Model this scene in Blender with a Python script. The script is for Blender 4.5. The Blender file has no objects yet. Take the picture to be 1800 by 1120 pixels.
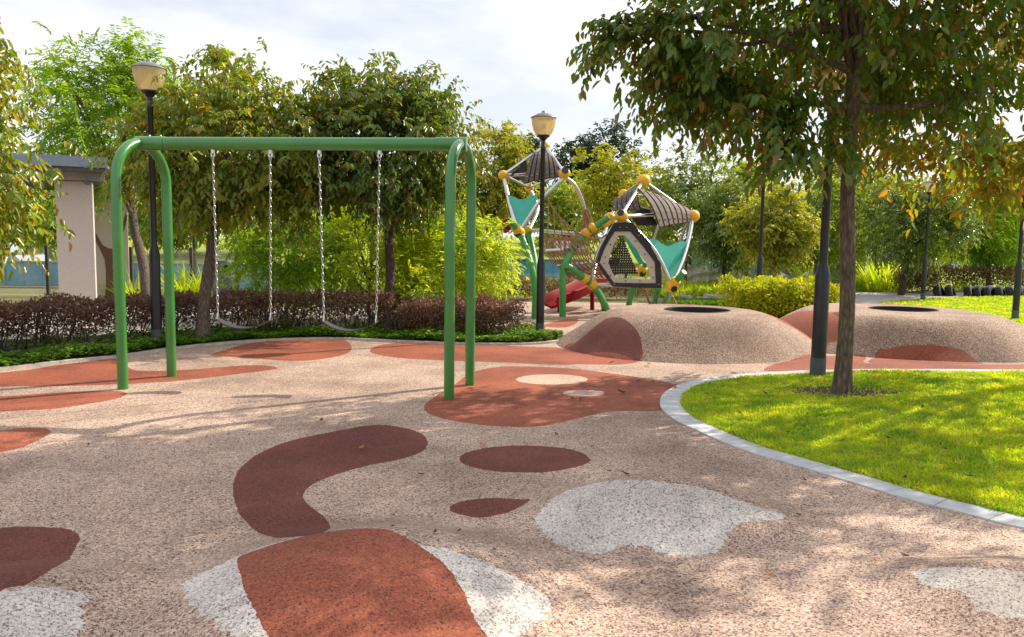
import bpy, math, random
import numpy as np
from mathutils import Vector, Matrix
from mathutils.geometry import delaunay_2d_cdt

# ---------------------------------------------------------------- camera, sky, sun, exposure
S = bpy.context.scene
COL = S.collection
H, F, PITCH, ROLL = 1.55, 1400.0, math.atan(136 / 1400), 0.014
cam = bpy.data.objects.new('camera', bpy.data.cameras.new('camera'))
COL.objects.link(cam)
cam.data.sensor_width = 36.0
cam.data.lens = 36.0 * F / 1800.0
cam.data.clip_start, cam.data.clip_end = 0.05, 2000
CM = Matrix.Rotation(math.pi / 2 - PITCH, 4, 'X') @ Matrix.Rotation(ROLL, 4, 'Z')
cam.matrix_world = Matrix.Translation((0, 0, H)) @ CM
S.camera = cam
SUN_AZ, SUN_EL = math.radians(55), math.radians(37)
SUN = Vector((math.sin(SUN_AZ) * math.cos(SUN_EL), math.cos(SUN_AZ) * math.cos(SUN_EL), math.sin(SUN_EL)))
sl = bpy.data.lights.new('sun', 'SUN')
sl.energy, sl.angle, sl.color = 5.0, math.radians(0.5), (1.0, 0.90, 0.74)
so = bpy.data.objects.new('sun', sl)
COL.objects.link(so)
so.rotation_euler = SUN.to_track_quat('Z', 'Y').to_euler()
so.location = (20, 15, 20)
W = bpy.data.worlds.new("World")
S.world = W
W.use_nodes = True
wn = W.node_tree
wn.nodes.clear()
def wnode(t, **k):
    n = wn.nodes.new(t)
    for a, b in k.items(): setattr(n, a, b)
    return n
sky = wnode('ShaderNodeTexSky', sky_type='NISHITA', sun_disc=False, sun_elevation=SUN_EL, sun_rotation=SUN_AZ,
            air_density=1.0, dust_density=2.0, ozone_density=1.5)
tc = wnode('ShaderNodeTexCoord')
mp = wnode('ShaderNodeMapping'); mp.inputs['Scale'].default_value = (1.0, 1.0, 2.6); mp.inputs['Location'].default_value = (0.37, 0.2, 0.1)
nz = wnode('ShaderNodeTexNoise'); nz.inputs['Scale'].default_value = 2.6; nz.inputs['Detail'].default_value = 8; nz.inputs['Roughness'].default_value = 0.52
rp = wnode('ShaderNodeValToRGB'); rp.color_ramp.elements[0].position = 0.41; rp.color_ramp.elements[1].position = 0.60
rp.color_ramp.elements[0].color = (0.0, 0.0, 0.0, 1); rp.color_ramp.elements[1].color = (1, 1, 1, 1)
mixc = wnode('ShaderNodeMix', data_type='RGBA')
bg = wnode('ShaderNodeBackground'); bg.inputs['Strength'].default_value = 0.12
outw = wnode('ShaderNodeOutputWorld')
CLOUD, VEIL = (7.7, 7.7, 7.75, 1), (5.9, 6.1, 7.0, 1)
mixc.inputs['B'].default_value = CLOUD
veil = wnode('ShaderNodeMix', data_type='RGBA'); veil.inputs[0].default_value = 0.72; veil.inputs['B'].default_value = VEIL
L = wn.links.new
L(tc.outputs['Generated'], mp.inputs['Vector']); L(mp.outputs[0], nz.inputs['Vector']); L(nz.outputs['Fac'], rp.inputs[0])
L(rp.outputs[0], mixc.inputs['Factor']); L(sky.outputs[0], veil.inputs['A']); L(veil.outputs['Result'], mixc.inputs['A']); L(mixc.outputs['Result'], bg.inputs[0]); L(bg.outputs[0], outw.inputs[0])
S.view_settings.view_transform = 'Standard'
S.view_settings.look = 'None'
S.view_settings.exposure = 0.42
S.view_settings.gamma = 1.0
S.render.engine = 'CYCLES'
S.cycles.use_denoising = True
S.cycles.max_bounces = 8
S.cycles.transparent_max_bounces = 12

# ---------------------------------------------------------------- where things stand
CM3 = np.array(CM.to_3x3())
def ray(px, py): return CM3 @ np.array([(px - 900) / F, (560 - py) / F, -1.0])
def G(px, py, z=0.0):
    d = ray(px, py); return np.array([0, 0, H]) + d * (z - H) / d[2]
def D(px, py, Y):
    d = ray(px, py); return np.array([0, 0, H]) + d * Y / d[1]

# ---------------------------------------------------------------- materials
def nm(name):
    m = bpy.data.materials.new(name); m.use_nodes = True
    nt = m.node_tree
    return m, nt, nt.nodes['Principled BSDF'], nt.nodes['Material Output']
def nd(nt, t, **k):
    n = nt.nodes.new(t)
    for a, b in k.items():
        if a in n.inputs and not hasattr(n, a): n.inputs[a].default_value = b
        else:
            try: setattr(n, a, b)
            except Exception: n.inputs[a].default_value = b
    return n
def noise(nt, scale, detail=4, rough=0.55, vec=None, **k):
    n = nt.nodes.new('ShaderNodeTexNoise'); n.inputs['Scale'].default_value = scale
    n.inputs['Detail'].default_value = detail; n.inputs['Roughness'].default_value = rough
    if vec is not None: nt.links.new(vec, n.inputs['Vector'])
    return n
def ramp(nt, fac, stops, interp='LINEAR'):
    r = nt.nodes.new('ShaderNodeValToRGB'); cr = r.color_ramp; cr.interpolation = interp
    while len(cr.elements) < len(stops): cr.elements.new(0.5)
    for e, (p, c) in zip(cr.elements, stops):
        e.position = p; e.color = (*c, 1) if len(c) == 3 else c
    nt.links.new(fac, r.inputs[0])
    return r
def mixrgb(nt, fac, a, b, mode='MIX'):
    n = nt.nodes.new('ShaderNodeMix'); n.data_type = 'RGBA'; n.blend_type = mode
    for s, v in (('Factor', fac), ('A', a), ('B', b)):
        if hasattr(v, 'is_output') or isinstance(v, bpy.types.NodeSocket): nt.links.new(v, n.inputs[s])
        elif s == 'Factor': n.inputs[0].default_value = v
        else: n.inputs[s].default_value = (*v, 1) if len(v) == 3 else v
    return n.outputs['Result']
def wpos(nt):
    return nt.nodes.new('ShaderNodeNewGeometry').outputs['Position']
def bump(nt, b, h, strength=0.3, dist=0.01):
    n = nt.nodes.new('ShaderNodeBump'); n.inputs['Strength'].default_value = strength; n.inputs['Distance'].default_value = dist
    nt.links.new(h, n.inputs['Height']); nt.links.new(n.outputs[0], b.inputs['Normal'])
def sc(c, k): return tuple(min(1, x * k) for x in c)
def simple(name, c, rough=0.5, metal=0.0, var=0.25, scale=6, bmp=0.0, bscale=60, spec=0.5, coat=0.0):
    m, nt, b, o = nm(name)
    p = wpos(nt)
    n = noise(nt, scale, 6, 0.6, p)
    r = ramp(nt, n.outputs['Fac'], [(0.3, sc(c, 1 - var)), (0.7, sc(c, 1 + var * 0.6))])
    nt.links.new(r.outputs[0], b.inputs['Base Color'])
    b.inputs['Roughness'].default_value = rough; b.inputs['Metallic'].default_value = metal
    b.inputs['Specular IOR Level'].default_value = spec
    b.inputs['Coat Weight'].default_value = coat
    if bmp:
        n2 = noise(nt, bscale, 3, 0.6, p); bump(nt, b, n2.outputs['Fac'], bmp, 0.01)
    return m
def rubber(name, base, dark, light, fd=0.24, fl=0.25, stain=(0.30, 0.25, 0.22), chip=148, fine=True):
    m, nt, b, o = nm(name)
    p = wpos(nt)
    w = noise(nt, 95, 2, 0.5, p)
    vs = nt.nodes.new('ShaderNodeVectorMath'); vs.operation = 'SCALE'; vs.inputs['Scale'].default_value = 0.022
    nt.links.new(w.outputs['Color'], vs.inputs[0])
    va = nt.nodes.new('ShaderNodeVectorMath'); va.operation = 'ADD'
    nt.links.new(p, va.inputs[0]); nt.links.new(vs.outputs[0], va.inputs[1])
    v = nt.nodes.new('ShaderNodeTexVoronoi'); v.inputs['Scale'].default_value = chip
    nt.links.new(va.outputs[0], v.inputs['Vector'])
    sp = nt.nodes.new('ShaderNodeSeparateColor'); nt.links.new(v.outputs['Color'], sp.inputs[0])
    r = ramp(nt, sp.outputs[0], [(0, dark), (fd * 0.4, sc(dark, 1.9)), (fd, base), (0.6, sc(base, 1.12)), (1 - fl, light)], 'CONSTANT')
    big = noise(nt, 1.1, 5, 0.6, p)
    rb = ramp(nt, big.outputs['Fac'], [(0.30, (0.78, 0.76, 0.75)), (0.62, (1.06, 1.05, 1.04))])
    c = mixrgb(nt, 1.0, r.outputs[0], rb.outputs[0], 'MULTIPLY')
    st = noise(nt, 3.5, 8, 0.7, p)
    rs = ramp(nt, st.outputs['Fac'], [(0.60, (0, 0, 0)), (0.78, (0.38, 0.38, 0.38))])
    c = mixrgb(nt, rs.outputs[0], c, stain)
    bl = noise(nt, 0.55, 7, 0.62, p)
    rbl = ramp(nt, bl.outputs['Fac'], [(0.40, (0.80, 0.79, 0.79)), (0.52, (1.0, 1.0, 1.0)), (0.66, (1.06, 1.06, 1.06))])
    c = mixrgb(nt, 1.0, c, rbl.outputs[0], 'MULTIPLY')
    sf = noise(nt, 9.0, 6, 0.75, p)
    rsf = ramp(nt, sf.outputs['Fac'], [(0.66, (0, 0, 0)), (0.76, (0.30, 0.30, 0.30))])
    c = mixrgb(nt, rsf.outputs[0], c, (0.50, 0.44, 0.38))
    nt.links.new(c, b.inputs['Base Color'])
    b.inputs['Roughness'].default_value = 0.82
    b.inputs['Specular IOR Level'].default_value = 0.3
    bump(nt, b, sp.outputs[1], 0.45, 0.004)
    return m
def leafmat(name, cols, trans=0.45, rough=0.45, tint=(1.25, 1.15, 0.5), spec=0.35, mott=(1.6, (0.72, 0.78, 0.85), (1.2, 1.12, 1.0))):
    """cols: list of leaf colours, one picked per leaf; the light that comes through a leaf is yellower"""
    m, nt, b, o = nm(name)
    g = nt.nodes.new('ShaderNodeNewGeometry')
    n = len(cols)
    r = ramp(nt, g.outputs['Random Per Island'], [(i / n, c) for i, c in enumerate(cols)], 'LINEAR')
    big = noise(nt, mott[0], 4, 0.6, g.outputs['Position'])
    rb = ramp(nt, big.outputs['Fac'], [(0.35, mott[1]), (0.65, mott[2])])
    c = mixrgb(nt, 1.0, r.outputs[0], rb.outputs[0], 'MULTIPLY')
    nt.links.new(c, b.inputs['Base Color'])
    b.inputs['Roughness'].default_value = rough; b.inputs['Specular IOR Level'].default_value = spec
    t = nt.nodes.new('ShaderNodeBsdfTranslucent')
    ct = mixrgb(nt, 1.0, c, tint, 'MULTIPLY')
    gm = nt.nodes.new('ShaderNodeBrightContrast'); gm.inputs['Bright'].default_value = 0.0
    nt.links.new(ct, gm.inputs['Color']); nt.links.new(gm.outputs[0], t.inputs['Color'])
    mx = nt.nodes.new('ShaderNodeMixShader'); mx.inputs[0].default_value = trans
    nt.links.new(b.outputs[0], mx.inputs[1]); nt.links.new(t.outputs[0], mx.inputs[2]); nt.links.new(mx.outputs[0], o.inputs['Surface'])
    return m
def bark(name, c1, c2, scale=14):
    m, nt, b, o = nm(name)
    p = wpos(nt)
    mpn = nt.nodes.new('ShaderNodeMapping'); mpn.inputs['Scale'].default_value = (1, 1, 0.22)
    nt.links.new(p, mpn.inputs['Vector'])
    n = noise(nt, scale * 2.2, 8, 0.7, mpn.outputs[0])
    v = nt.nodes.new('ShaderNodeTexVoronoi'); v.feature = 'DISTANCE_TO_EDGE'; v.inputs['Scale'].default_value = scale * 2
    nt.links.new(mpn.outputs[0], v.inputs['Vector'])
    mt = nt.nodes.new('ShaderNodeMath'); mt.operation = 'MULTIPLY_ADD'; mt.inputs[1].default_value = 0.8
    nt.links.new(v.outputs[0], mt.inputs[0]); nt.links.new(n.outputs['Fac'], mt.inputs[2])
    r = ramp(nt, mt.outputs[0], [(0.38, c1), (0.9, c2)])
    nt.links.new(r.outputs[0], b.inputs['Base Color']); b.inputs['Roughness'].default_value = 0.9
    bump(nt, b, mt.outputs[0], 0.9, 0.02)
    return m
M = {}
M['tan'] = rubber('rubber_tan', (0.445, 0.297, 0.225), (0.075, 0.048, 0.042), (0.655, 0.51, 0.40), 0.25, 0.3)
M['white'] = rubber('rubber_white', (0.60, 0.545, 0.485), (0.20, 0.165, 0.15), (0.76, 0.71, 0.64), 0.24, 0.35)
M['red'] = rubber('rubber_red', (0.305, 0.083, 0.043), (0.10, 0.03, 0.022), (0.40, 0.135, 0.075), 0.18, 0.2, (0.22, 0.105, 0.075))
M['maroon'] = rubber('rubber_maroon', (0.165, 0.047, 0.035), (0.06, 0.02, 0.02), (0.235, 0.085, 0.06), 0.2, 0.15, (0.15, 0.075, 0.06))
M['mound'] = rubber('rubber_mound', (0.365, 0.237, 0.168), (0.075, 0.048, 0.04), (0.60, 0.455, 0.35), 0.34, 0.22, (0.2, 0.15, 0.12))
M['pale'] = rubber('rubber_pale', (0.52, 0.36, 0.27), (0.16, 0.10, 0.08), (0.68, 0.53, 0.42), 0.2, 0.3)
M['green_paint'] = simple('green_paint', (0.035, 0.20, 0.028), 0.30, 0, 0.16, 3, 0.06, 160, 0.6, 0.5)
M['green_plastic'] = simple('green_plastic', (0.06, 0.30, 0.06), 0.4, 0, 0.15, 5)
M['steel'] = simple('steel', (0.62, 0.62, 0.62), 0.28, 1.0, 0.15, 9)
M['chain'] = simple('chain_steel', (0.50, 0.49, 0.48), 0.42, 0.6, 0.25, 40)
M['belt'] = simple('belt_rubber', (0.045, 0.048, 0.055), 0.75, 0, 0.3, 25, 0.2, 80, 0.25)
M['black'] = simple('black_paint', (0.012, 0.013, 0.016), 0.35, 0, 0.4, 10)
M['grey_band'] = simple('grey_band', (0.07, 0.08, 0.095), 0.6, 0, 0.3, 15)
M['cap'] = simple('lamp_cap', (0.20, 0.215, 0.23), 0.45, 0.2, 0.2, 8)
M['yellow'] = simple('yellow_plastic', (0.80, 0.44, 0.015), 0.38, 0, 0.12, 6)
M['teal'] = simple('teal_panel', (0.05, 0.46, 0.34), 0.45, 0, 0.1, 4)
M['panel_black'] = simple('black_panel', (0.018, 0.016, 0.017), 0.45, 0, 0.3, 8)
M['panel_grey'] = simple('grey_panel', (0.50, 0.45, 0.39), 0.5, 0, 0.1, 8)
M['plank'] = simple('brown_plank', (0.125, 0.085, 0.072), 0.75, 0, 0.45, 14, 0.4, 40)
M['plank_gap'] = simple('plank_back', (0.03, 0.022, 0.02), 0.8, 0, 0.3, 8)
M['rope'] = simple('rope', (0.34, 0.19, 0.10), 0.9, 0, 0.3, 30)
M['red_plastic'] = simple('red_plastic', (0.24, 0.004, 0.013), 0.6, 0, 0.2, 3, 0, 60, 0.12, 0.0)
M['pit'] = simple('pit_black', (0.008, 0.008, 0.008), 0.95, 0, 0.3, 8)
M['rim'] = simple('pit_rim', (0.02, 0.02, 0.02), 0.7, 0, 0.3, 8)
M['soil'] = simple('soil', (0.085, 0.058, 0.038), 0.95, 0, 0.5, 9, 0.8, 40)
M['pave'] = simple('pale_pavement', (0.44, 0.40, 0.37), 0.85, 0, 0.25, 5, 0.3, 60)
M['asphalt'] = simple('grey_path', (0.36, 0.33, 0.32), 0.85, 0, 0.25, 2.5, 0.3, 60)
M['kerb'] = simple('kerb_paver', (0.52, 0.53, 0.545), 0.8, 0, 0.22, 11, 0.25, 90)
M['kerb_strip'] = simple('kerb_strip', (0.48, 0.43, 0.37), 0.85, 0, 0.25, 8, 0.25, 90)
M['joint'] = simple('joint', (0.16, 0.15, 0.14), 0.9)
M['stucco'] = simple('stucco', (0.62, 0.53, 0.48), 0.9, 0, 0.25, 90, 0.7, 140)
M['mural'] = simple('mural_brown', (0.17, 0.10, 0.08), 0.9, 0, 0.2, 60, 0.4, 120)
M['roof_grey'] = simple('roof_grey', (0.22, 0.265, 0.34), 0.5, 0, 0.15, 20)
M['roof_under'] = simple('roof_under', (0.10, 0.095, 0.095), 0.8, 0, 0.2, 8)
M['roof_beam'] = simple('roof_beam', (0.30, 0.26, 0.23), 0.7, 0, 0.15, 8)
M['bin'] = simple('bin_grey', (0.085, 0.092, 0.11), 0.6, 0, 0.3, 20, 0.3, 90)
M['blue'] = simple('blue_hoarding', (0.10, 0.34, 0.50), 0.6, 0, 0.25, 2)
M['canvas'] = simple('canvas', (0.62, 0.58, 0.52), 0.9, 0, 0.15, 3)
M['bluewall'] = simple('pale_blue_wall', (0.27, 0.35, 0.38), 0.8, 0, 0.2, 2)
M['whitewall'] = simple('white_wall', (0.74, 0.75, 0.76), 0.8, 0, 0.08, 1.2)
M['window'] = simple('window_green', (0.05, 0.16, 0.13), 0.2, 0, 0.2, 3)
M['blueroof'] = simple('blue_roof', (0.42, 0.55, 0.66), 0.6, 0, 0.12, 3)
M['carpaint'] = simple('car_silver', (0.62, 0.64, 0.66), 0.25, 0.5, 0.05, 2, 0, 60, 0.5, 0.8)
M['glass_dark'] = simple('car_glass', (0.02, 0.025, 0.03), 0.08, 0, 0.1, 2)
M['tyre'] = simple('tyre_rubber', (0.018, 0.019, 0.022), 0.75, 0, 0.4, 20, 0.4, 60)
M['stone'] = simple('stone', (0.34, 0.31, 0.28), 0.9, 0, 0.35, 7, 0.5, 40)
M['post'] = simple('fence_post', (0.07, 0.055, 0.05), 0.8, 0, 0.3, 9)
M['sign_red'] = simple('sign_red', (0.45, 0.03, 0.04), 0.5, 0, 0.1, 3)
M['sign_white'] = simple('sign_white', (0.8, 0.79, 0.77), 0.5, 0, 0.05, 3)
M['stem'] = simple('stem', (0.075, 0.05, 0.035), 0.9, 0, 0.4, 30)
M['bark'] = bark('bark_brown', (0.05, 0.032, 0.022), (0.21, 0.155, 0.115))
M['bark_dark'] = bark('bark_dark', (0.022, 0.016, 0.012), (0.10, 0.07, 0.05))
M['bark_pale'] = bark('bark_pale', (0.16, 0.12, 0.09), (0.42, 0.36, 0.29))
M['lawn'] = simple('lawn', (0.30, 0.38, 0.02), 0.95, 0, 0.45, 7, 0.8, 50)
M['field'] = simple('field', (0.27, 0.32, 0.02), 0.95, 0, 0.25, 1.2, 0.5, 20)
M['rough_ground'] = simple('rough_ground', (0.17, 0.16, 0.05), 0.95, 0, 0.5, 1.5, 0.6, 30)
def ambermat():
    m, nt, b, o = nm('amber_diffuser')
    p = wpos(nt)
    wv = nt.nodes.new('ShaderNodeTexWave'); wv.bands_direction = 'Z'; wv.inputs['Scale'].default_value = 9; wv.inputs['Distortion'].default_value = 0.6
    nt.links.new(p, wv.inputs['Vector'])
    r = ramp(nt, wv.outputs['Fac'], [(0.2, (0.88, 0.73, 0.47)), (0.8, (0.92, 0.79, 0.54))])
    nt.links.new(r.outputs[0], b.inputs['Base Color']); b.inputs['Roughness'].default_value = 0.22
    t = nt.nodes.new('ShaderNodeBsdfTranslucent'); t.inputs['Color'].default_value = (1.0, 0.86, 0.58, 1)
    mx = nt.nodes.new('ShaderNodeMixShader'); mx.inputs[0].default_value = 0.72
    nt.links.new(b.outputs[0], mx.inputs[1]); nt.links.new(t.outputs[0], mx.inputs[2])
    tr = nt.nodes.new('ShaderNodeBsdfTransparent'); tr.inputs['Color'].default_value = (1.0, 0.82, 0.52, 1)
    m2 = nt.nodes.new('ShaderNodeMixShader'); m2.inputs[0].default_value = 0.16
    nt.links.new(mx.outputs[0], m2.inputs[1]); nt.links.new(tr.outputs[0], m2.inputs[2]); nt.links.new(m2.outputs[0], o.inputs['Surface'])
    return m
M['amber'] = ambermat()
def sheetmat():
    m, nt, b, o = nm('clear_sheet')
    p = wpos(nt)
    n = noise(nt, 2.2, 5, 0.6, p)
    b.inputs['Base Color'].default_value = (0.66, 0.66, 0.60, 1); b.inputs['Roughness'].default_value = 0.4
    t = nt.nodes.new('ShaderNodeBsdfTransparent')
    r = ramp(nt, n.outputs['Fac'], [(0.35, (0.12, 0.12, 0.12)), (0.7, (0.45, 0.45, 0.45))])
    mx = nt.nodes.new('ShaderNodeMixShader')
    nt.links.new(r.outputs[0], mx.inputs[0]); nt.links.new(t.outputs[0], mx.inputs[1]); nt.links.new(b.outputs[0], mx.inputs[2]); nt.links.new(mx.outputs[0], o.inputs['Surface'])
    return m
M['sheet'] = sheetmat()
# leaves
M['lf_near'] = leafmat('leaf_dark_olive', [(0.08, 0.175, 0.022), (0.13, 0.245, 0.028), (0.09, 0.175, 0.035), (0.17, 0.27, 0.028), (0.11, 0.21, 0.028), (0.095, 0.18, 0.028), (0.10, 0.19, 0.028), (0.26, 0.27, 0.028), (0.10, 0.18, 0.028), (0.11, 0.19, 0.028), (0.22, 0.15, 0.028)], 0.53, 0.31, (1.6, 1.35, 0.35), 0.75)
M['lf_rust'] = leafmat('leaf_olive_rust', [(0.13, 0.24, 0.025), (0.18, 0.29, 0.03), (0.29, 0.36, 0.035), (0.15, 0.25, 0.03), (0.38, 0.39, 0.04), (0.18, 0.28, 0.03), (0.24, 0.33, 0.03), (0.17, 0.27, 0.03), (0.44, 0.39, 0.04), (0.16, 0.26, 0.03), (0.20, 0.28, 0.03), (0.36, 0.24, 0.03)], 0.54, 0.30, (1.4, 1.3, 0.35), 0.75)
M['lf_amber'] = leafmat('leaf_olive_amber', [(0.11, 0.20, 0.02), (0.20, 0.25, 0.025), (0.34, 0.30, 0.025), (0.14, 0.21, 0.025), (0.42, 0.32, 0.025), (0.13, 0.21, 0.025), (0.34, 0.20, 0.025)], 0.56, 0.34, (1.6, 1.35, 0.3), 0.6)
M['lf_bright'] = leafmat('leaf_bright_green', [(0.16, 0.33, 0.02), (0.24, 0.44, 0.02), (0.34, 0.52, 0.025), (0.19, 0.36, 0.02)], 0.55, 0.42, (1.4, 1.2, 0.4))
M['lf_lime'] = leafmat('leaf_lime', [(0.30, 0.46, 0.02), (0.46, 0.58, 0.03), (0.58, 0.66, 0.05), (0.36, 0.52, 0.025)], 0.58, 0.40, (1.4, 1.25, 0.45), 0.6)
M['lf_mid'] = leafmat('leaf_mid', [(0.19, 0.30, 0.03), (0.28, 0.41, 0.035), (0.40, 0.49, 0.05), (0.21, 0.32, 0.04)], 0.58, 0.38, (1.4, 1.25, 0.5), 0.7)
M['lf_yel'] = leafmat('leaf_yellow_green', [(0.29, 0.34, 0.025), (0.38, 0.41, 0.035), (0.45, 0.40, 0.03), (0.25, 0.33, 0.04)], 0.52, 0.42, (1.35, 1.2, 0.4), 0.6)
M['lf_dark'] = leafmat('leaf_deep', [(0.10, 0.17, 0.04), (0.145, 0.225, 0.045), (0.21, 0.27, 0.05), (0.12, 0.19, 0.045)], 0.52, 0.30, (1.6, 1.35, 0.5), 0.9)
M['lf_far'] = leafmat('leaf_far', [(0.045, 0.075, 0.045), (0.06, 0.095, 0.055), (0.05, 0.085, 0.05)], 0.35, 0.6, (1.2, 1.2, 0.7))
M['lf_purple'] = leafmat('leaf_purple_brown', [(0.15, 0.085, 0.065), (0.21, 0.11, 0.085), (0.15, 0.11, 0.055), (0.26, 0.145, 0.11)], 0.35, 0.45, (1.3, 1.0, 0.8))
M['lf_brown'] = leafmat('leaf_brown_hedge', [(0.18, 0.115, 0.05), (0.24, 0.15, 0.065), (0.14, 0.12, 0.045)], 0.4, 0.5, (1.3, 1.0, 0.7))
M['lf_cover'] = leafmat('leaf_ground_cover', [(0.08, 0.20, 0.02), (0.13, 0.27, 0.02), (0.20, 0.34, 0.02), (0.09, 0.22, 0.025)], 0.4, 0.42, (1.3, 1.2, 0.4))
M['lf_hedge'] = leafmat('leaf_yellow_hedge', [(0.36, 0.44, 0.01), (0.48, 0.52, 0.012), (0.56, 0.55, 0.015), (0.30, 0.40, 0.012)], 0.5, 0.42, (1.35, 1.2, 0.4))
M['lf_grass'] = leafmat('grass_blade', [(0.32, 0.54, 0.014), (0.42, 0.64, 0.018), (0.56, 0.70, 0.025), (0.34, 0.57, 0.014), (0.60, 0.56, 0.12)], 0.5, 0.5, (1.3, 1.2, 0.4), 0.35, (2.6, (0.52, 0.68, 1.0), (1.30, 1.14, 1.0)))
M['lf_dry'] = leafmat('dry_leaf', [(0.13, 0.06, 0.025), (0.09, 0.045, 0.025)], 0.25, 0.6, (1.3, 1.0, 0.6))
M['lf_orange'] = leafmat('orange_leaf', [(0.55, 0.24, 0.03), (0.48, 0.20, 0.03)], 0.25, 0.6, (1.2, 1.0, 0.6))
M['lf_pink'] = leafmat('pink_petal', [(0.55, 0.10, 0.14), (0.62, 0.22, 0.22)], 0.3, 0.6, (1.1, 1.0, 1.0))

# ---------------------------------------------------------------- mesh helpers
def tag(o, label, cat=None, group=None, kind=None):
    if label: o['label'] = label
    if cat: o['category'] = cat
    if group: o['group'] = group
    if kind: o['kind'] = kind
    return o
def link(o, parent=None):
    COL.objects.link(o)
    if parent is not None: o.parent = parent
    return o
def thing(name, loc, label, cat, group=None):
    o = bpy.data.objects.new(name, None); o.location = tuple(float(v) for v in loc); o.empty_display_size = 0.1
    link(o); return tag(o, label, cat, group)
def root_loc(parent):
    p = parent
    while p.parent is not None: p = p.parent
    return np.array(p.location)
class MB:
    def __init__(self): self.v = []; self.f = []; self.m = []
    def add(self, vs, fs, mi=0):
        b = len(self.v); self.v.extend([tuple(map(float, p)) for p in vs])
        self.f.extend([tuple(b + i for i in f) for f in fs]); self.m.extend([mi] * len(fs)); return self
    def tube(self, pts, rad, n=10, mi=0, closed=False, cap=True):
        P = [Vector(tuple(map(float, p))) for p in pts]; k = len(P)
        R_ = list(rad) if hasattr(rad, '__len__') else [rad] * k
        vs, fs = [], []
        up = None
        for i in range(k):
            if closed: t = (P[(i + 1) % k] - P[i - 1]).normalized()
            else: t = (P[min(i + 1, k - 1)] - P[max(i - 1, 0)]).normalized()
            if up is None:
                a = Vector((0, 0, 1)) if abs(t.z) < 0.9 else Vector((1, 0, 0))
                up = (a - t * a.dot(t)).normalized()
            else: up = (up - t * up.dot(t)).normalized()
            s = t.cross(up)
            for j in range(n):
                a = 2 * math.pi * j / n
                vs.append(P[i] + (up * math.cos(a) + s * math.sin(a)) * R_[i])
        for i in range(k if closed else k - 1):
            i2 = (i + 1) % k
            for j in range(n):
                j2 = (j + 1) % n
                fs.append((i * n + j, i2 * n + j, i2 * n + j2, i * n + j2))
        if cap and not closed:
            fs.append(tuple(range(n))); fs.append(tuple((k - 1) * n + j for j in range(n - 1, -1, -1)))
        return self.add(vs, [f if len(f) != 4 else f[::-1] for f in fs], mi)
    def lathe(self, prof, c, n=24, mi=0, axis=None):
        vs, fs = [], []
        ax = Vector((0, 0, 1)) if axis is None else Vector(axis).normalized()
        q = Vector((0, 0, 1)).rotation_difference(ax)
        c = Vector(tuple(map(float, c)))
        for r, z in prof:
            for j in range(n):
                a = 2 * math.pi * j / n
                vs.append(c + q @ Vector((r * math.cos(a), r * math.sin(a), z)))
        for i in range(len(prof) - 1):
            for j in range(n):
                fs.append((i * n + j, i * n + (j + 1) % n, (i + 1) * n + (j + 1) % n, (i + 1) * n + j))
        if prof[0][0] > 1e-4: fs.append(tuple(range(n - 1, -1, -1)))
        if prof[-1][0] > 1e-4: fs.append(tuple((len(prof) - 1) * n + j for j in range(n)))
        return self.add(vs, fs, mi)
    def box(self, c, s, rz=0.0, bev=0.0, mi=0):
        x, y, z = s[0] / 2, s[1] / 2, s[2] / 2
        cr, sr = math.cos(rz), math.sin(rz)
        vs = []
        fs = []
        if bev <= 0:
            L8 = [(a, b, d) for a in (-x, x) for b in (-y, y) for d in (-z, z)]
            fs = [(0, 1, 3, 2), (4, 6, 7, 5), (0, 4, 5, 1), (2, 3, 7, 6), (0, 2, 6, 4), (1, 5, 7, 3)]
        else:
            L8 = []
            rings = []
            for (ix, iy, iz) in ((x - bev, y - bev, -z), (x, y, -z + bev), (x, y, z - bev), (x - bev, y - bev, z)):
                rings.append(len(L8)); L8 += [(-ix, -iy, iz), (ix, -iy, iz), (ix, iy, iz), (-ix, iy, iz)]
            fs = [(3, 2, 1, 0), (12, 13, 14, 15)]
            for r in range(3):
                for j in range(4): fs.append((r * 4 + j, r * 4 + (j + 1) % 4, r * 4 + 4 + (j + 1) % 4, r * 4 + 4 + j))
        for a, b, d in L8: vs.append((c[0] + a * cr - b * sr, c[1] + a * sr + b * cr, c[2] + d))
        return self.add(vs, fs, mi)
    def sphere(self, c, r, n=18, mi=0, sq=(1, 1, 1)):
        k = n // 2
        prof = [(max(1e-5, r * math.sin(math.pi * i / k)), -r * math.cos(math.pi * i / k)) for i in range(k + 1)]
        b = len(self.v); self.lathe(prof, c, n, mi)
        if sq != (1, 1, 1):
            for i in range(b, len(self.v)):
                p = self.v[i]; self.v[i] = tuple(c[a] + (p[a] - c[a]) * sq[a] for a in range(3))
        return self
    def slab(self, poly, nrm, t, mi=0):
        """flat polygon of 3-D points given thickness t along nrm"""
        P = [np.array(p, float) for p in poly]; nv = np.array(nrm, float); nv /= np.linalg.norm(nv); n = len(P)
        vs = [p + nv * t / 2 for p in P] + [p - nv * t / 2 for p in P]
        fs = [tuple(range(n)), tuple(range(2 * n - 1, n - 1, -1))] + [(i, (i + 1) % n, n + (i + 1) % n, n + i) for i in range(n)]
        return self.add(vs, fs, mi)
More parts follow.
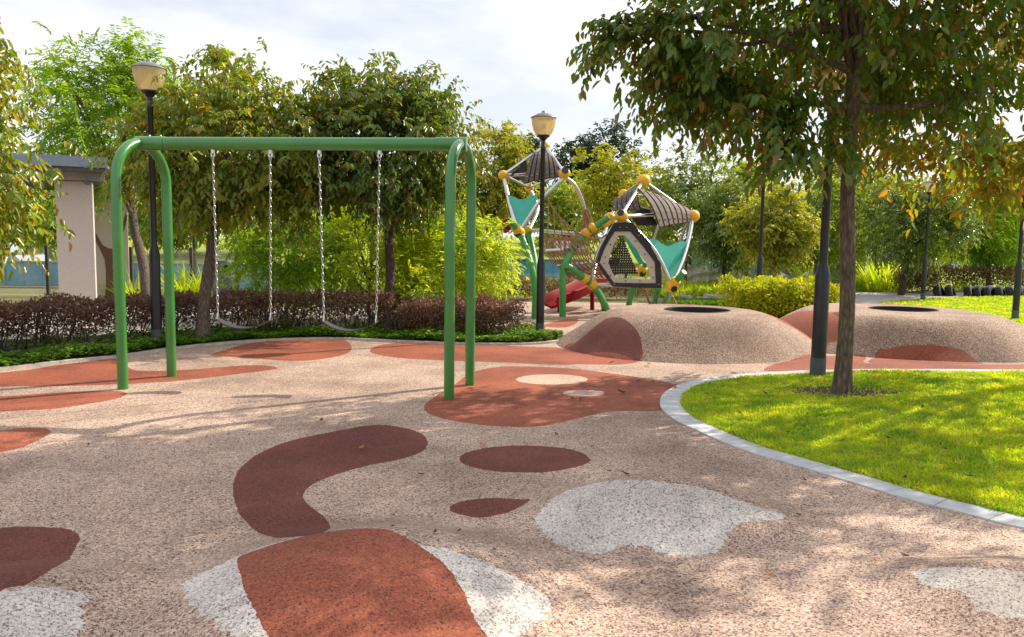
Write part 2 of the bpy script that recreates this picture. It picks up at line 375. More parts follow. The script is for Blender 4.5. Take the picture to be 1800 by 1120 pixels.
    def build(self, name, mat, parent=None, smooth=True, **tg):
        off = root_loc(parent) if parent is not None else np.zeros(3)
        me = bpy.data.meshes.new(name)
        me.from_pydata([tuple(np.array(p) - off) for p in self.v], [], self.f)
        mats = mat if isinstance(mat, (list, tuple)) else [mat]
        for m in mats: me.materials.append(m)
        me.polygons.foreach_set('material_index', self.m)
        me.validate(); me.update()
        import bmesh
        bm = bmesh.new(); bm.from_mesh(me); bmesh.ops.recalc_face_normals(bm, faces=bm.faces); bm.to_mesh(me); bm.free()
        if smooth:
            me.polygons.foreach_set('use_smooth', [True] * len(me.polygons))
            me.set_sharp_from_angle(angle=math.radians(38))
        o = bpy.data.objects.new(name, me)
        link(o, parent)
        if tg: tag(o, **tg)
        return o
def bez(p0, p1, p2, n=10, p3=None):
    p0, p1, p2 = map(lambda a: np.array(a, float), (p0, p1, p2)); out = []
    if p3 is not None: p3 = np.array(p3, float)
    for i in range(n + 1):
        t = i / n
        if p3 is None: out.append((1 - t) ** 2 * p0 + 2 * t * (1 - t) * p1 + t * t * p2)
        else: out.append((1 - t) ** 3 * p0 + 3 * t * (1 - t) ** 2 * p1 + 3 * t * t * (1 - t) * p2 + t ** 3 * p3)
    return out
def smooth_closed(pts, k=8, closed=True):
    P = [np.array(p, float) for p in pts]; n = len(P); out = []
    rng = range(n) if closed else range(n - 1)
    for i in rng:
        if closed: a, b, c, d = P[i - 1], P[i], P[(i + 1) % n], P[(i + 2) % n]
        else: a, b, c, d = P[max(i - 1, 0)], P[i], P[i + 1], P[min(i + 2, n - 1)]
        for j in range(k):
            t = j / k
            out.append(0.5 * ((2 * b) + (c - a) * t + (2 * a - 5 * b + 4 * c - d) * t * t + (-a + 3 * b - 3 * c + d) * t ** 3))
    if not closed: out.append(P[-1])
    return out
def mesh_np(name, V, Fq, mat, parent=None, smooth=False):
    """many quads at once"""
    V = np.asarray(V, float); Fq = np.asarray(Fq, int)
    if parent is not None: V = V - root_loc(parent)
    me = bpy.data.meshes.new(name)
    me.vertices.add(len(V)); me.vertices.foreach_set('co', V.astype(np.float32).ravel())
    k = Fq.shape[1]
    me.loops.add(Fq.size); me.loops.foreach_set('vertex_index', Fq.astype(np.int32).ravel())
    me.polygons.add(len(Fq)); me.polygons.foreach_set('loop_start', np.arange(0, Fq.size, k, dtype=np.int32))
    me.materials.append(mat)
    me.update(calc_edges=True); me.validate()
    if smooth: me.polygons.foreach_set('use_smooth', [True] * len(me.polygons))
    o = bpy.data.objects.new(name, me)
    return link(o, parent)
def nrmz(a): return a / np.maximum(np.linalg.norm(a, axis=-1, keepdims=True), 1e-9)
def leaf_quads(pos, axis, up, Ln, Wd, fold=0.25, curl=0.2):
    """each leaf: two quads folded along the midrib; returns verts, faces"""
    a = nrmz(axis); n = up - a * (up * a).sum(1, keepdims=True); n = nrmz(n); s = np.cross(n, a)
    u = np.array([0, .32, .72, 1, .72, .32]); w = np.array([0, 1, .75, 0, -.75, -1]) * 0.5
    N = len(pos)
    Ln = np.broadcast_to(Ln, (N,)); Wd = np.broadcast_to(Wd, (N,))
    V = (pos[:, None] + a[:, None] * (u[None, :, None] * Ln[:, None, None]) + s[:, None] * (w[None, :, None] * Wd[:, None, None])
         + n[:, None] * (np.abs(w)[None, :, None] * fold * Wd[:, None, None] * 2 - (u ** 2)[None, :, None] * curl * Ln[:, None, None]))
    b = (np.arange(N) * 6)[:, None]
    Fq = np.concatenate([b + np.array([[0, 1, 2, 3]]), b + np.array([[0, 3, 4, 5]])], 1).reshape(-1, 4)
    return V.reshape(-1, 3), Fq
def twigs_to_leaves(rs, org, d, l, K, leaf, wr, hang, droop, jit=0.3):
    T = len(org)
    k = (np.arange(K) + 0.6) / K
    side = np.cross(d, np.array([0, 0, 1.0])) + rs.normal(0, 0.15, (T, 3)); side = nrmz(side)
    sg = np.where(np.arange(K) % 2 == 0, 1.0, -1.0)
    dn = np.array([0, 0, -1.0])
    P = org[:, None] + d[:, None] * (l[:, None, None] * k[None, :, None]) + dn * (droop * l[:, None, None] * (k ** 2)[None, :, None])
    A = d[:, None] * 0.55 + side[:, None] * sg[None, :, None] * 0.85 + dn * hang + rs.normal(0, jit, (T, K, 3))
    U = np.array([0, 0, 1.0]) + d[:, None] * (0.5 * hang) + rs.normal(0, 0.35, (T, K, 3))
    Ln = leaf * rs.uniform(0.65, 1.2, T * K)
    return leaf_quads(P.reshape(-1, 3), A.reshape(-1, 3), U.reshape(-1, 3), Ln, Ln * wr)
def sph(rs, n):
    v = rs.normal(0, 1, (n, 3)); return nrmz(v)
def crown_twigs(rs, c, rad, ncl, ntw, clr, lobes=0.22, core=0.55):
    c = np.array(c, float); rad = np.array(rad, float)
    u = sph(rs, ncl)
    ph = rs.uniform(0, 6.28, 6)
    ang = np.arctan2(u[:, 1], u[:, 0])
    irr = 1 + lobes * (0.5 * np.sin(2 * ang + ph[0]) + 0.5 * np.sin(3 * ang + ph[1]) * u[:, 2] + 0.6 * np.sin(5 * u[:, 2] + ph[2] + 2 * ang)) + rs.normal(0, lobes * 0.35, ncl)
    r = rs.uniform(core ** 3, 1, ncl) ** (1 / 3) * irr
    cc = c + u * rad * r[:, None]
    org = (cc[:, None] + rs.normal(0, clr, (ncl, ntw, 3)) * np.array([1, 1, 0.8])).reshape(-1, 3)
    dirs = nrmz(nrmz((org - c) / rad) * 0.8 + sph(rs, len(org)) * 0.75 + np.array([0, 0, 0.05]))
    return cc, org, dirs
def tree(name, label, base, fork, c, rad, mat, bk, seed, ncl=60, ntw=14, K=8, leaf=0.14, wr=0.36, twl=0.42, hang=0.9, droop=0.3, clr=None,
         r0=0.11, r1=0.07, limbs=12, cat='tree', group=None, lobes=0.22, core=0.5, lean=0.06, jit=0.3, cut=None, extra=None):
    rs = np.random.RandomState(seed)
    base = np.array(base, float); fork = np.array(fork, float); c = np.array(c, float)
    t = thing(name, base, label, cat, group)
    clr = clr or float(np.mean(rad)) * 0.2
    cc, org, dr = crown_twigs(rs, c, rad, ncl, ntw, clr, lobes, core)
    if extra is not None:
        for (ec, er, en) in extra:
            c2, o2, d2 = crown_twigs(rs, ec, er, en, ntw, min(clr, float(np.mean(er)) * 0.3), lobes, 0.0)
            cc = np.concatenate([cc, c2]); org = np.concatenate([org, o2]); dr = np.concatenate([dr, d2])
    if cut is not None:
        k = cut(org); org, dr = org[k], dr[k]
    V, Q = twigs_to_leaves(rs, org, dr, twl * rs.uniform(0.6, 1.25, len(org)), K, leaf, wr, hang, droop, jit)
    mesh_np('crown', V, Q, M[mat], t)
    mb = MB()
    n = 9
    pts, rr = [], []
    for i in range(n + 1):
        f = i / n
        off = np.array([math.sin(f * 5 + seed), math.cos(f * 4 + seed * 2), 0]) * lean * f * (1 - f) * 2
        pts.append(base + (fork - base) * f + off + np.array([0, 0, -0.05 if i == 0 else 0])); rr.append(r0 * (1.35 if i == 0 else 1.08 if i == 1 else 1) * (1 - f) + r1 * f)
    top = c + np.array([0, 0, rad[2] * 0.55])
    for i in range(1, 6):
        f = i / 5
        pts.append(fork + (top - fork) * f + rs.normal(0, 0.05, 3) * f); rr.append(r1 * (1 - f * 0.85))
    mb.tube(pts, rr, 12)
    if limbs:
        idx = rs.permutation(len(cc))[:limbs]
        for i in idx:
            f = rs.uniform(0, 0.6); s = fork + (top - fork) * f
            m_ = (s + cc[i]) / 2 + np.array([0, 0, -0.12 + 0.12 * rs.rand()]) + rs.normal(0, 0.08, 3)
            q = bez(s, m_, cc[i], 7); ra = r1 * (0.55 - 0.3 * f)
            mb.tube(q, [ra * (1 - 0.8 * j / 7) + 0.004 for j in range(8)], 7)
    mb.build('trunk', M[bk], t)
    return t

# ---------------------------------------------------------------- play mounds: the shape of the rubber surface
class Mound:
    def __init__(s, c, R, rt, h, ph=0.0, wob=0.04, hole=None, ex=1.0):
        s.c, s.R, s.rt, s.h, s.ph, s.wob, s.hole, s.ex = np.array(c, float), R, rt, h, ph, wob, hole, ex
    def Rr(s, a): return s.R * (1 + s.wob * np.sin(2 * a + s.ph) + s.wob * 0.7 * np.sin(3 * a + s.ph * 2))
    def z(s, x, y):
        dx, dy = x - s.c[0], (y - s.c[1]) / s.ex
        r = np.hypot(dx, dy); R = s.Rr(np.arctan2(dy, dx))
        rt = s.rt * (1 - 0.24 * (dx / np.maximum(r, 1e-6)) ** 2) if s.h > 0.4 else s.rt   # gentler flanks left and right
        t = np.clip((R - r) / (R - rt), 0, 1)
        sm = t * t * (3 - 2 * t)
        if s.h > 0.4: sm = 0.4 * sm + 0.6 * np.sin(t * math.pi / 2)
        return s.h * sm * (1 + 0.06 * np.sin(2.1 * np.arctan2(dy, dx) + s.ph) * (1 - t))
    def outline(s, k, n=96):
        a = np.arange(n) * 2 * math.pi / n; r = s.Rr(a) * k
        return [np.array([s.c[0] + r[i] * math.cos(a[i]), s.c[1] + r[i] * math.sin(a[i]) * s.ex]) for i in range(n)]
MND = {'left': Mound((2.72, 12.25), 2.05, 1.28, 0.52, 0.6, 0.035, ((2.88, 12.35), 0.50)),
       'right': Mound((6.25, 12.85), 2.25, 1.52, 0.52, 1.9, 0.035, ((6.45, 13.1), 0.52)),
       'dome': Mound((-0.62, 3.30), 1.10, 0.20, 0.205, 0.3, 0.025),
       'white': Mound((0.86, 4.50), 0.86, 0.0, 0.22, 1.1, 0.05, None, 0.78),
       'edge': Mound((2.25, 3.45), 0.66, 0.0, 0.13, 0.4, 0.05, None, 0.8),
       'corner': Mound((-2.0, 3.15), 0.66, 0.0, 0.14, 2.4, 0.05)}
def hf(x, y):
    z = np.zeros(np.shape(x))
    for m in MND.values(): z = np.maximum(z, m.z(x, y))
    return z
def Hit(px, py):
    d = ray(px, py); t = np.linspace(1.5, 40, 9000); t = t / abs(d[1])
    P = np.array([0, 0, H]) + d[None] * t[:, None]
    b = np.nonzero(P[:, 2] <= hf(P[:, 0], P[:, 1]))[0]
    if len(b) == 0: return G(px, py)[:2]
    return P[b[0], :2]
def hits(pts, k=8): return smooth_closed([Hit(*p) for p in pts], k)
def ell(cx, cy, rx, ry, n=28):
    return [G(cx + rx * math.cos(6.28318 * i / n), cy + ry * math.sin(6.28318 * i / n))[:2] for i in range(n)]
def fuzzy(poly, amp=0.012, seed=1):
    rs = np.random.RandomState(seed); P = resamp(list(poly) + [poly[0]], 0.016)
    n = len(P); sl = np.interp(np.arange(n), np.arange(0, n + 8, 8), rs.normal(0, amp * 1.2, len(np.arange(0, n + 8, 8))))
    c = P.mean(0); d = P - c; d /= np.linalg.norm(d, axis=1, keepdims=True)
    return list(P + d * (rs.normal(0, amp, n) + sl)[:, None])
def resamp(Pl, st):
    Pl = np.array(Pl); sdd = np.concatenate([[0], np.cumsum(np.linalg.norm(np.diff(Pl, axis=0), axis=1))])
    u = np.arange(0, sdd[-1], st); return np.column_stack([np.interp(u, sdd, Pl[:, 0]), np.interp(u, sdd, Pl[:, 1])])
PATCH = []
def patch(mat, poly):
    P = [np.array(p[:2]) for p in poly]
    if mat != 'white' and np.mean(P, 0)[1] < 8: P = fuzzy(P, 0.0028, len(PATCH) + 5)
    PATCH.append((mat, P))
patch('red', hits([(-300, 668), (0, 655), (110, 641), (215, 630), (225, 645), (250, 652), (330, 650), (420, 643), (470, 643), (487, 648), (440, 655), (330, 668), (230, 675), (100, 679), (0, 680), (-300, 690)]))
patch('red', hits([(-300, 705), (0, 697), (100, 690), (195, 687), (222, 692), (200, 702), (100, 718), (0, 724), (-300, 745)]))
patch('red', hits([(-120, 775), (0, 757), (50, 752), (84, 754), (86, 763), (45, 784), (0, 796), (-120, 820)]))
patch('maroon', hits([(-60, 940), (0, 928), (60, 925), (115, 930), (138, 945), (130, 965), (95, 1000), (55, 1026), (20, 1034), (-60, 1045)]))
patch('maroon', hits([(655, 747), (700, 750), (740, 762), (752, 778), (740, 795), (700, 808), (640, 820), (580, 838), (545, 855), (533, 872), (545, 890), (575, 915), (580, 930), (560, 942), (510, 946), (470, 944), (440, 925), (420, 900), (410, 865), (411, 845), (425, 820), (460, 795), (510, 775), (580, 760)], 6))
patch('maroon', ell(922, 807, 115, 24))
patch('maroon', hits([(932, 880), (900, 877), (850, 876), (812, 881), (790, 892), (800, 902), (840, 910), (880, 904), (912, 893)]))
patch('red', hits([(745, 715), (765, 697), (800, 675), (830, 655), (870, 646), (920, 644), (1000, 648), (1100, 660), (1195, 677), (1200, 690), (1165, 712), (1160, 722), (1080, 723), (1030, 732), (960, 748), (880, 750), (810, 742), (760, 730)], 6))
patch('pale', ell(970, 667, 63, 9)); patch('pale', ell(1026, 691, 37, 5.5))
patch('red', hits([(370, 625), (400, 614), (440, 604), (520, 596), (600, 597), (618, 612), (600, 625), (540, 634), (480, 633), (420, 628)]))
patch('red', hits([(650, 618), (672, 606), (740, 600), (830, 603), (900, 608), (1000, 612), (1010, 640), (880, 637), (760, 633), (690, 628)]))
patch('red', hits([(990, 612), (1020, 604), (1060, 606), (1124, 612), (1126, 634), (1090, 641), (1000, 640), (960, 638)], 6))
patch('red', hits([(955, 573), (985, 563), (1015, 561), (1012, 569), (990, 576)]))
patch('red', hits([(880, 580), (930, 570), (960, 574), (930, 585)]))
patch('red', hits([(985, 552), (1008, 549), (1032, 549), (1015, 554)]))
patch('red', hits([(1345, 652), (1362, 640), (1400, 630), (1440, 626), (1520, 625), (1540, 640), (1800, 641), (2000, 645), (2000, 656), (1600, 652), (1420, 652)], 5))
# on the mounds
patch('maroon', [np.array(p) for p in smooth_closed([Hit(*p) for p in [(1012, 603), (1040, 580), (1064, 562), (1085, 558), (1108, 569), (1124, 590), (1128, 610), (1122, 634)]] + [np.array([1.35, 10.75]), np.array([0.7, 11.3])], 6)])  # left mound's shaded flank: maroon over the red puts its shade into the colour
patch('red', hits([(1540, 622), (1560, 614), (1600, 608), (1660, 610), (1700, 622), (1720, 640), (1540, 640)], 6))
patch('maroon', hits([(1433, 585), (1440, 562), (1462, 550), (1505, 547), (1485, 557), (1455, 571)], 6))
mr = MND['right']; ml = MND['left']
def band(m, a0, a1, k0, k1, n=14):
    A = [a0 + (a1 - a0) * i / n for i in range(n + 1)]
    return [m.c + np.array([math.cos(a), math.sin(a)]) * m.R * k0 for a in A] + [m.c + np.array([math.cos(a), math.sin(a)]) * m.R * k1 for a in reversed(A)]
patch('red', band(ml, -0.34, 1.5, 0.56, 1.1)); patch('red', band(mr, -0.25, 1.6, 0.56, 1.1))
# the dome: white with a broad red band over it
dc = MND['dome']
patch('white', fuzzy(hits([(322, 1030), (400, 988), (470, 960), (640, 955), (770, 965), (850, 988), (930, 1030), (962, 1062), (955, 1095), (900, 1125), (800, 1180), (600, 1200), (430, 1130), (372, 1100), (338, 1062)], 5)))
patch('red', [np.array(p) for p in smooth_closed([Hit(*p) for p in [(440, 1060), (424, 1015), (417, 986), (450, 969)]] + [Hit(640, 956) + np.array([0, 0.22])] + [Hit(*p) for p in [(745, 966), (778, 990), (812, 1040), (835, 1090), (865, 1160), (700, 1260), (520, 1230), (475, 1130)]], 6)])
patch('white', fuzzy(hits([(943, 915), (960, 888), (990, 866), (1040, 852), (1090, 846), (1140, 846), (1200, 853), (1260, 867), (1320, 887), (1378, 906), (1355, 916), (1310, 920), (1285, 938), (1255, 970), (1210, 978), (1150, 966), (1100, 958), (1050, 973), (1000, 966), (955, 943)], 5)))
patch('white', fuzzy(hits([(1605, 1008), (1640, 1000), (1720, 999), (1800, 1006), (1860, 1014), (1860, 1080), (1790, 1090), (1755, 1082), (1720, 1068), (1690, 1045), (1640, 1037), (1610, 1022)], 5)))
patch('white', fuzzy(hits([(-120, 1045), (0, 1038), (60, 1035), (110, 1035), (150, 1043), (160, 1050), (135, 1056), (150, 1085), (140, 1110), (90, 1150), (-120, 1180)], 5)))

def in_poly(pts, poly):
    P = np.asarray(poly); x, y = pts[:, 0], pts[:, 1]; r = np.zeros(len(pts), bool)
    x0, y0 = P.min(0); x1, y1 = P.max(0)
    idx = np.nonzero((x >= x0) & (x <= x1) & (y >= y0) & (y <= y1))[0]
    if len(idx) == 0: return r
    xs, ys = x[idx], y[idx]; ins = np.zeros(len(idx), bool)
    n = len(P)
    for i in range(n):
        ax, ay = P[i]; bx, by = P[(i + 1) % n]
        c = (ay > ys) != (by > ys)
        if c.any():
            with np.errstate(divide='ignore', invalid='ignore'):
                xi = (bx - ax) * (ys - ay) / (by - ay) + ax
            ins ^= c & (xs < xi)
    r[idx] = ins
    return r
def rubber_mesh(name, outer, inner, zf, step, skip=None, parent=None, base='tan', exclude=()):
    outer = [np.array(p) for p in outer]
    lo, hi = np.min(outer, 0), np.max(outer, 0)
    vs, es = [], []
    def loop(poly):
        b = len(vs); vs.extend(poly); n = len(poly); es.extend([(b + i, b + (i + 1) % n) for i in range(n)])
    loop(outer)
    for h in inner: loop(h)
    use = [(m, p) for m, p in PATCH if not (np.max(p, 0) < lo).any() and not (np.min(p, 0) > hi).any()]
    for m, p in use: loop(p)
    if step:
        gx = np.arange(lo[0], hi[0], step); gy = np.arange(lo[1], hi[1], step)
        g = np.stack(np.meshgrid(gx, gy), -1).reshape(-1, 2) + np.random.RandomState(3).uniform(-.2, .2, (len(gx) * len(gy), 2)) * step
        g = g[in_poly(g, outer)]
        for h in inner: g = g[~in_poly(g, h)]
        vs.extend(list(g))
    V, E_, Fc, *_ = delaunay_2d_cdt([Vector((float(p[0]), float(p[1]))) for p in vs], es, [], 0, 1e-5)
    V = np.array([(v.x, v.y) for v in V]); Fc = np.array(Fc)
    cen = V[Fc].mean(1)
    keep = in_poly(cen, outer)
    for h in list(inner) + list(exclude): keep &= ~in_poly(cen, h)
    Fc, cen = Fc[keep], cen[keep]
    mats = [base] + sorted({m for m, _ in use} - {base}); mi = np.zeros(len(Fc), int)
    for m, p in use: mi[in_poly(cen, p)] = mats.index(m)
    used = np.unique(Fc); rm = np.full(len(V), -1); rm[used] = np.arange(len(used)); V = V[used]; Fc = rm[Fc]
    off = root_loc(parent) if parent is not None else np.zeros(3)
    Z = zf(V[:, 0], V[:, 1])
    me = bpy.data.meshes.new(name)
    me.from_pydata([tuple(q) for q in (np.column_stack([V, Z]) - off)], [], [tuple(f) for f in Fc.tolist()])
    for m in mats: me.materials.append(M[m])
    me.polygons.foreach_set('material_index', mi); me.polygons.foreach_set('use_smooth', [True] * len(mi)); me.update()
    o = bpy.data.objects.new(name, me)
    return link(o, parent)

# ---------------------------------------------------------------- the ground
def sheet(name, poly, z, mat, **k):
    mb = MB(); P = [(p[0], p[1], z) for p in poly]
    V, E_, Fc, *_ = delaunay_2d_cdt([Vector((float(p[0]), float(p[1]))) for p in poly], [(i, (i + 1) % len(poly)) for i in range(len(poly))], [], 1, 1e-5)
    mb.add([(v.x, v.y, z) for v in V], [tuple(f) for f in Fc])
    o = mb.build(name, mat, None, smooth=False)
    tag(o, kind='structure', label=None, **k); return o
def ring(r, n=48): return [(r * math.cos(6.2832 * i / n), 40 + r * math.sin(6.2832 * i / n)) for i in range(n)]
sheet('ground', ring(420), -0.03, M['rough_ground'])
outer = [(-14, -3), (14, -3), (14, 16.5), (9, 17.2), (5.4, 19.0), (3.5, 20.5), (-1.5, 20.5), (-1.0, 15), (-6, 13.2), (-14, 11.5)]
rb = rubber_mesh('playground_surface', outer, [], lambda x, y: np.zeros(len(x)), 0)
tag(rb, None, kind='structure')
MINFO = {'left': ('round rubber mound with a dark pit on top, nearer the climbing frame', True),
         'right': ('round rubber mound with a dark pit on top, behind the tree trunk and black post', True),
         'dome': ('low rubber dome with a broad rust red band between two white sides', False),
         'white': ('low speckled white rubber dome between the maroon spots and the lawn edge', False),
         'edge': ('low whitish rubber dome cut off by the right edge, below the lawn kerb', False),
         'corner': ('low whitish rubber dome in the bottom left corner, below a maroon spot', False)}
for k, m in MND.items():
    big = MINFO[k][1]
    t = thing('play_mound', (m.c[0], m.c[1], 0), MINFO[k][0], 'play mound', 'rubber play mounds')
    inner = []
    if big:
        hc, hr = m.hole
        inner = [[np.array([hc[0] + hr * math.cos(6.28318 * i / 48), hc[1] + hr * math.sin(6.28318 * i / 48)]) for i in range(48)]]
        dip = lambda x, y: m.z(x, y) + 0.004
    o = rubber_mesh('rubber_surface', m.outline(1.0), inner, lambda x, y: m.z(x, y) - 0.0015 + 0.0055 * np.clip((m.z(x, y)) / 0.006, 0, 1), 0.09 if big else 0.035, parent=t, base='mound' if big else 'tan')
    if big:
        zt = float(m.z(np.array([hc[0]]), np.array([hc[1]]))[0])
        mb = MB(); mb.lathe([(hr + 0.012, zt + 0.006), (hr + 0.004, zt + 0.016), (hr - 0.015, zt + 0.01), (hr - 0.02, zt - 0.08)], (hc[0], hc[1], 0), 48)
        mb.f = mb.f[:-2]; mb.m = mb.m[:-2]
        mb.build('pit_rim', M['rim'], t)
        mb = MB(); mb.lathe([(hr - 0.02, zt - 0.08), (hr - 0.03, 0.07), (hr - 0.03, 0.05), (0.0001, 0.05)], (hc[0], hc[1], 0), 48)
        mb.f = [f for f in mb.f if len(f) == 4]; mb.m = [0] * len(mb.f)
        mb.build('pit', M['pit'], t)

# lawn with its kerb
kerb_out = [(1800, 930), (1700, 905), (1600, 880), (1500, 850), (1400, 820), (1300, 790), (1230, 760), (1180, 735), (1160, 712), (1170, 690), (1210, 672), (1290, 660), (1400, 653), (1500, 650.5), (1650, 650), (1800, 651), (2000, 653)]
ko = [G(2100, 985)[:2]] + [G(*p)[:2] for p in kerb_out]
ko = smooth_closed(ko, 8, False)
def offset(poly, dist):
    P = np.array(poly); t = np.gradient(P, axis=0); t /= np.linalg.norm(t, axis=1, keepdims=True)
    return P + np.column_stack([t[:, 1], -t[:, 0]]) * dist
KO = np.array(ko)
# resample evenly so pavers are of one length
sd = np.concatenate([[0], np.cumsum(np.linalg.norm(np.diff(KO, axis=0), axis=1))])
def resamp(Pl, st):
    Pl = np.array(Pl); sdd = np.concatenate([[0], np.cumsum(np.linalg.norm(np.diff(Pl, axis=0), axis=1))])
    u = np.arange(0, sdd[-1], st); return np.column_stack([np.interp(u, sdd, Pl[:, 0]), np.interp(u, sdd, Pl[:, 1])])
def kerb_strip(name, line, w, z, mat, paver=None, side=1, label=None):
    Pl = resamp(line, 0.05); Q = offset(Pl, w * side)
    Qi = offset(Pl, 0.004 * side)
    mb = MB(); per = int(round((paver or 1.0) / 0.05))
    for s in range(0, len(Pl) - per, per):
        idx = list(range(s, s + per + 1)); top, bot = [], []
        zz = z + random.Random(s).uniform(-0.0012, 0.0012)
        for j, i in enumerate(idx):
            f = 0.06 if j == 0 else (-0.06 if j == len(idx) - 1 else 0)
            nb = Pl[min(i + 1, len(Pl) - 1)] if f > 0 else Pl[max(i - 1, 0)]
            sh = (nb - Pl[i]) * abs(f); a, b = Pl[i] + sh, Q[i] + sh
            top.append((a, b))
        n = len(top)
        vs = [(*a, zz) for a, b in top] + [(*b, zz) for a, b in top] + [(*a, -0.02) for a, b in top] + [(*b, -0.02) for a, b in top]
        fs = []
        for i in range(n - 1):
            fs += [(i, i + 1, n + i + 1, n + i), (2 * n + i, 2 * n + i + 1, i + 1, i), (n + i, n + i + 1, 3 * n + i + 1, 3 * n + i)]
        fs += [(0, n, 3 * n, 2 * n), (n - 1, 2 * n - 1, 4 * n - 1, 3 * n - 1)]
        mb.add(vs, fs)
    o = mb.build(name, mat, None, smooth=False); tag(o, None, kind='structure'); return o, Q
okb, KQ = kerb_strip('lawn_kerb', KO, 0.20, 0.010, M['kerb'], 0.30, 1)
lawn_poly = [tuple(p) for p in KQ[::2]] + [(14, G(1900, 652)[1]), (14, 3.2), tuple(KQ[0] + np.array([2, -0.5]))]
lawn_poly = [tuple(p) for p in KQ[::3]] + [(12, float(KQ[-1][1])), (12, float(KQ[0][1]))]
sheet('lawn', lawn_poly, 0.006, M['lawn'])
jb = MB()
# far lawn and back path
far = [(1545, 534), (1590, 529), (1650, 525.5), (1720, 523), (1800, 521), (2100, 519), (2300, 590), (1800, 578), (1755, 571), (1700, 553), (1640, 543), (1580, 538)]
fl_ = smooth_closed([G(*p)[:2] for p in far], 5)
sheet('far_lawn', fl_, 0.016, M['lawn'])
sheet('path', smooth_closed([G(*p)[:2] for p in [(1430, 523), (1480, 516), (1560, 514), (1700, 513), (1800, 512.5), (2300, 511), (2400, 540), (1800, 548), (1700, 536), (1500, 560), (1440, 552)]], 5), 0.004, M['asphalt'])
# planting bed on the left with its pale edge
bed_line = [(-500, 705), (-200, 676), (0, 652), (100, 640), (215, 628), (330, 612), (430, 602.5), (520, 598), (600, 597.5), (700, 602), (800, 606), (900, 607), (965, 604), (995, 598), (985, 591), (960, 587)]
BL = np.array(smooth_closed([G(*p)[:2] for p in bed_line], 6, False))
obk, BQ = kerb_strip('bed_kerb', BL, 0.10, 0.03, M['kerb_strip'], 1.0, -1)
BI = resamp(offset(BL, -0.09), 0.1)
bed_back = [G(p, 560 - 0.02 * abs(p - 900) * 0)[:2] for p in (900, 700, 500, 300)]
bed_poly = [tuple(p) for p in BI] + [G(945, 583)[:2], G(900, 578)[:2], G(700, 578)[:2], G(500, 577)[:2], G(300, 583)[:2], G(100, 596)[:2], G(-200, 610)[:2], G(-500, 625)[:2]]
sheet('planting_bed', bed_poly, 0.02, M['soil'])
sheet('pavement', [G(-500, 624)[:2], G(-200, 609)[:2], G(100, 595)[:2], G(300, 582)[:2], G(500, 576)[:2], G(700, 577)[:2], G(880, 577)[:2], G(930, 555)[:2], G(860, 540)[:2], G(500, 540)[:2], G(200, 540)[:2], G(-300, 548)[:2], G(-500, 560)[:2]], 0.012, M['pave'])
# the grassy field and its bank behind
def bank():
    mb = MB(); xs = np.linspace(-170, 170, 60); ys = [27, 32, 38, 46, 56, 70, 95, 140]; hs = [-0.02, 0.05, 0.35, 0.9, 1.3, 1.7, 1.9, 2.0]
    vs = [(x, y + 2 * math.sin(x * 0.05), h + 0.25 * math.sin(x * 0.13 + y) * min(1, h)) for y, h in zip(ys, hs) for x in xs]
    n = len(xs); fs = [(j * n + i, j * n + i + 1, (j + 1) * n + i + 1, (j + 1) * n + i) for j in range(len(ys) - 1) for i in range(n - 1)]
    o = mb.add(vs, fs).build('field', M['field'], None); tag(o, None, kind='structure')
bank()

# ---------------------------------------------------------------- grass blades
def grass(name, poly, n, hgt, seed, wd=0.006, zb=0.005, yden=True, spread=0.75, bare=None):
    rs = np.random.RandomState(seed); P = np.array(poly); lo, hi = P.min(0), P.max(0)
    pts = np.zeros((0, 2))
    while len(pts) < n:
        q = rs.uniform(lo, hi, (n, 2)); q = q[in_poly(q, P)]
        if yden:
            d = np.hypot(q[:, 0], q[:, 1]); q = q[rs.uniform(0, 1, len(q)) < np.clip((4.5 / d) ** 1.3, 0.05, 1)]
        d = q[:, 0] / np.maximum(q[:, 1], 0.1); q = q[(d < 0.78) | ((d < 1.5) & (rs.uniform(0, 1, len(d)) < 0.45))]
        if bare is not None:
            e = np.hypot((q[:, 0] - bare[0]) / bare[2], (q[:, 1] - bare[1]) / bare[3]); q = q[rs.uniform(0, 1, len(q)) < np.clip((e - 0.45) * 1.6, 0.05, 1)]
        pts = np.concatenate([pts, q])
    pts = pts[:n]
    d = np.hypot(pts[:, 0], pts[:, 1])
    base = np.column_stack([pts, np.full(n, zb)])
    patchy = 0.75 + 0.35 * np.sin(pts[:, 0] * 3.1) * np.sin(pts[:, 1] * 2.7 + 1) + rs.uniform(-0.25, 0.35, n)
    ax = np.column_stack([rs.normal(0, spread, n), rs.normal(0, spread, n), rs.uniform(0.4, 1, n)])
    up = np.column_stack([rs.normal(0, 1, n), rs.normal(0, 1, n), rs.uniform(0, 0.4, n)])
    Ln = hgt * np.clip(patchy, 0.35, 1.5)
    V, Q = leaf_quads(base, ax, up, Ln, wd * (0.6 + d / 7), 0.1, 0.35)
    o = mesh_np(name, V, Q, M['lf_grass']); tag(o, None, kind='stuff'); return o
tb_ = G(1480, 690)
sheet('soil', smooth_closed([(tb_[0] + 0.62 * math.cos(a) * (1 + 0.2 * math.sin(3 * a)), tb_[1] + 0.34 * math.sin(a) * (1 + 0.15 * math.cos(2 * a))) for a in np.linspace(0, 6.283, 15)[:-1]], 4), 0.011, M['soil'])
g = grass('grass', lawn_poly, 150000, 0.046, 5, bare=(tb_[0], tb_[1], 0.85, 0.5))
tag(g, 'short bright green grass of the near lawn around the tree', 'grass')
g2 = grass('grass', fl_, 30000, 0.05, 6, 0.012, 0.015, False)
tag(g2, 'sunlit yellow green grass of the far lawn behind the mounds', 'grass')

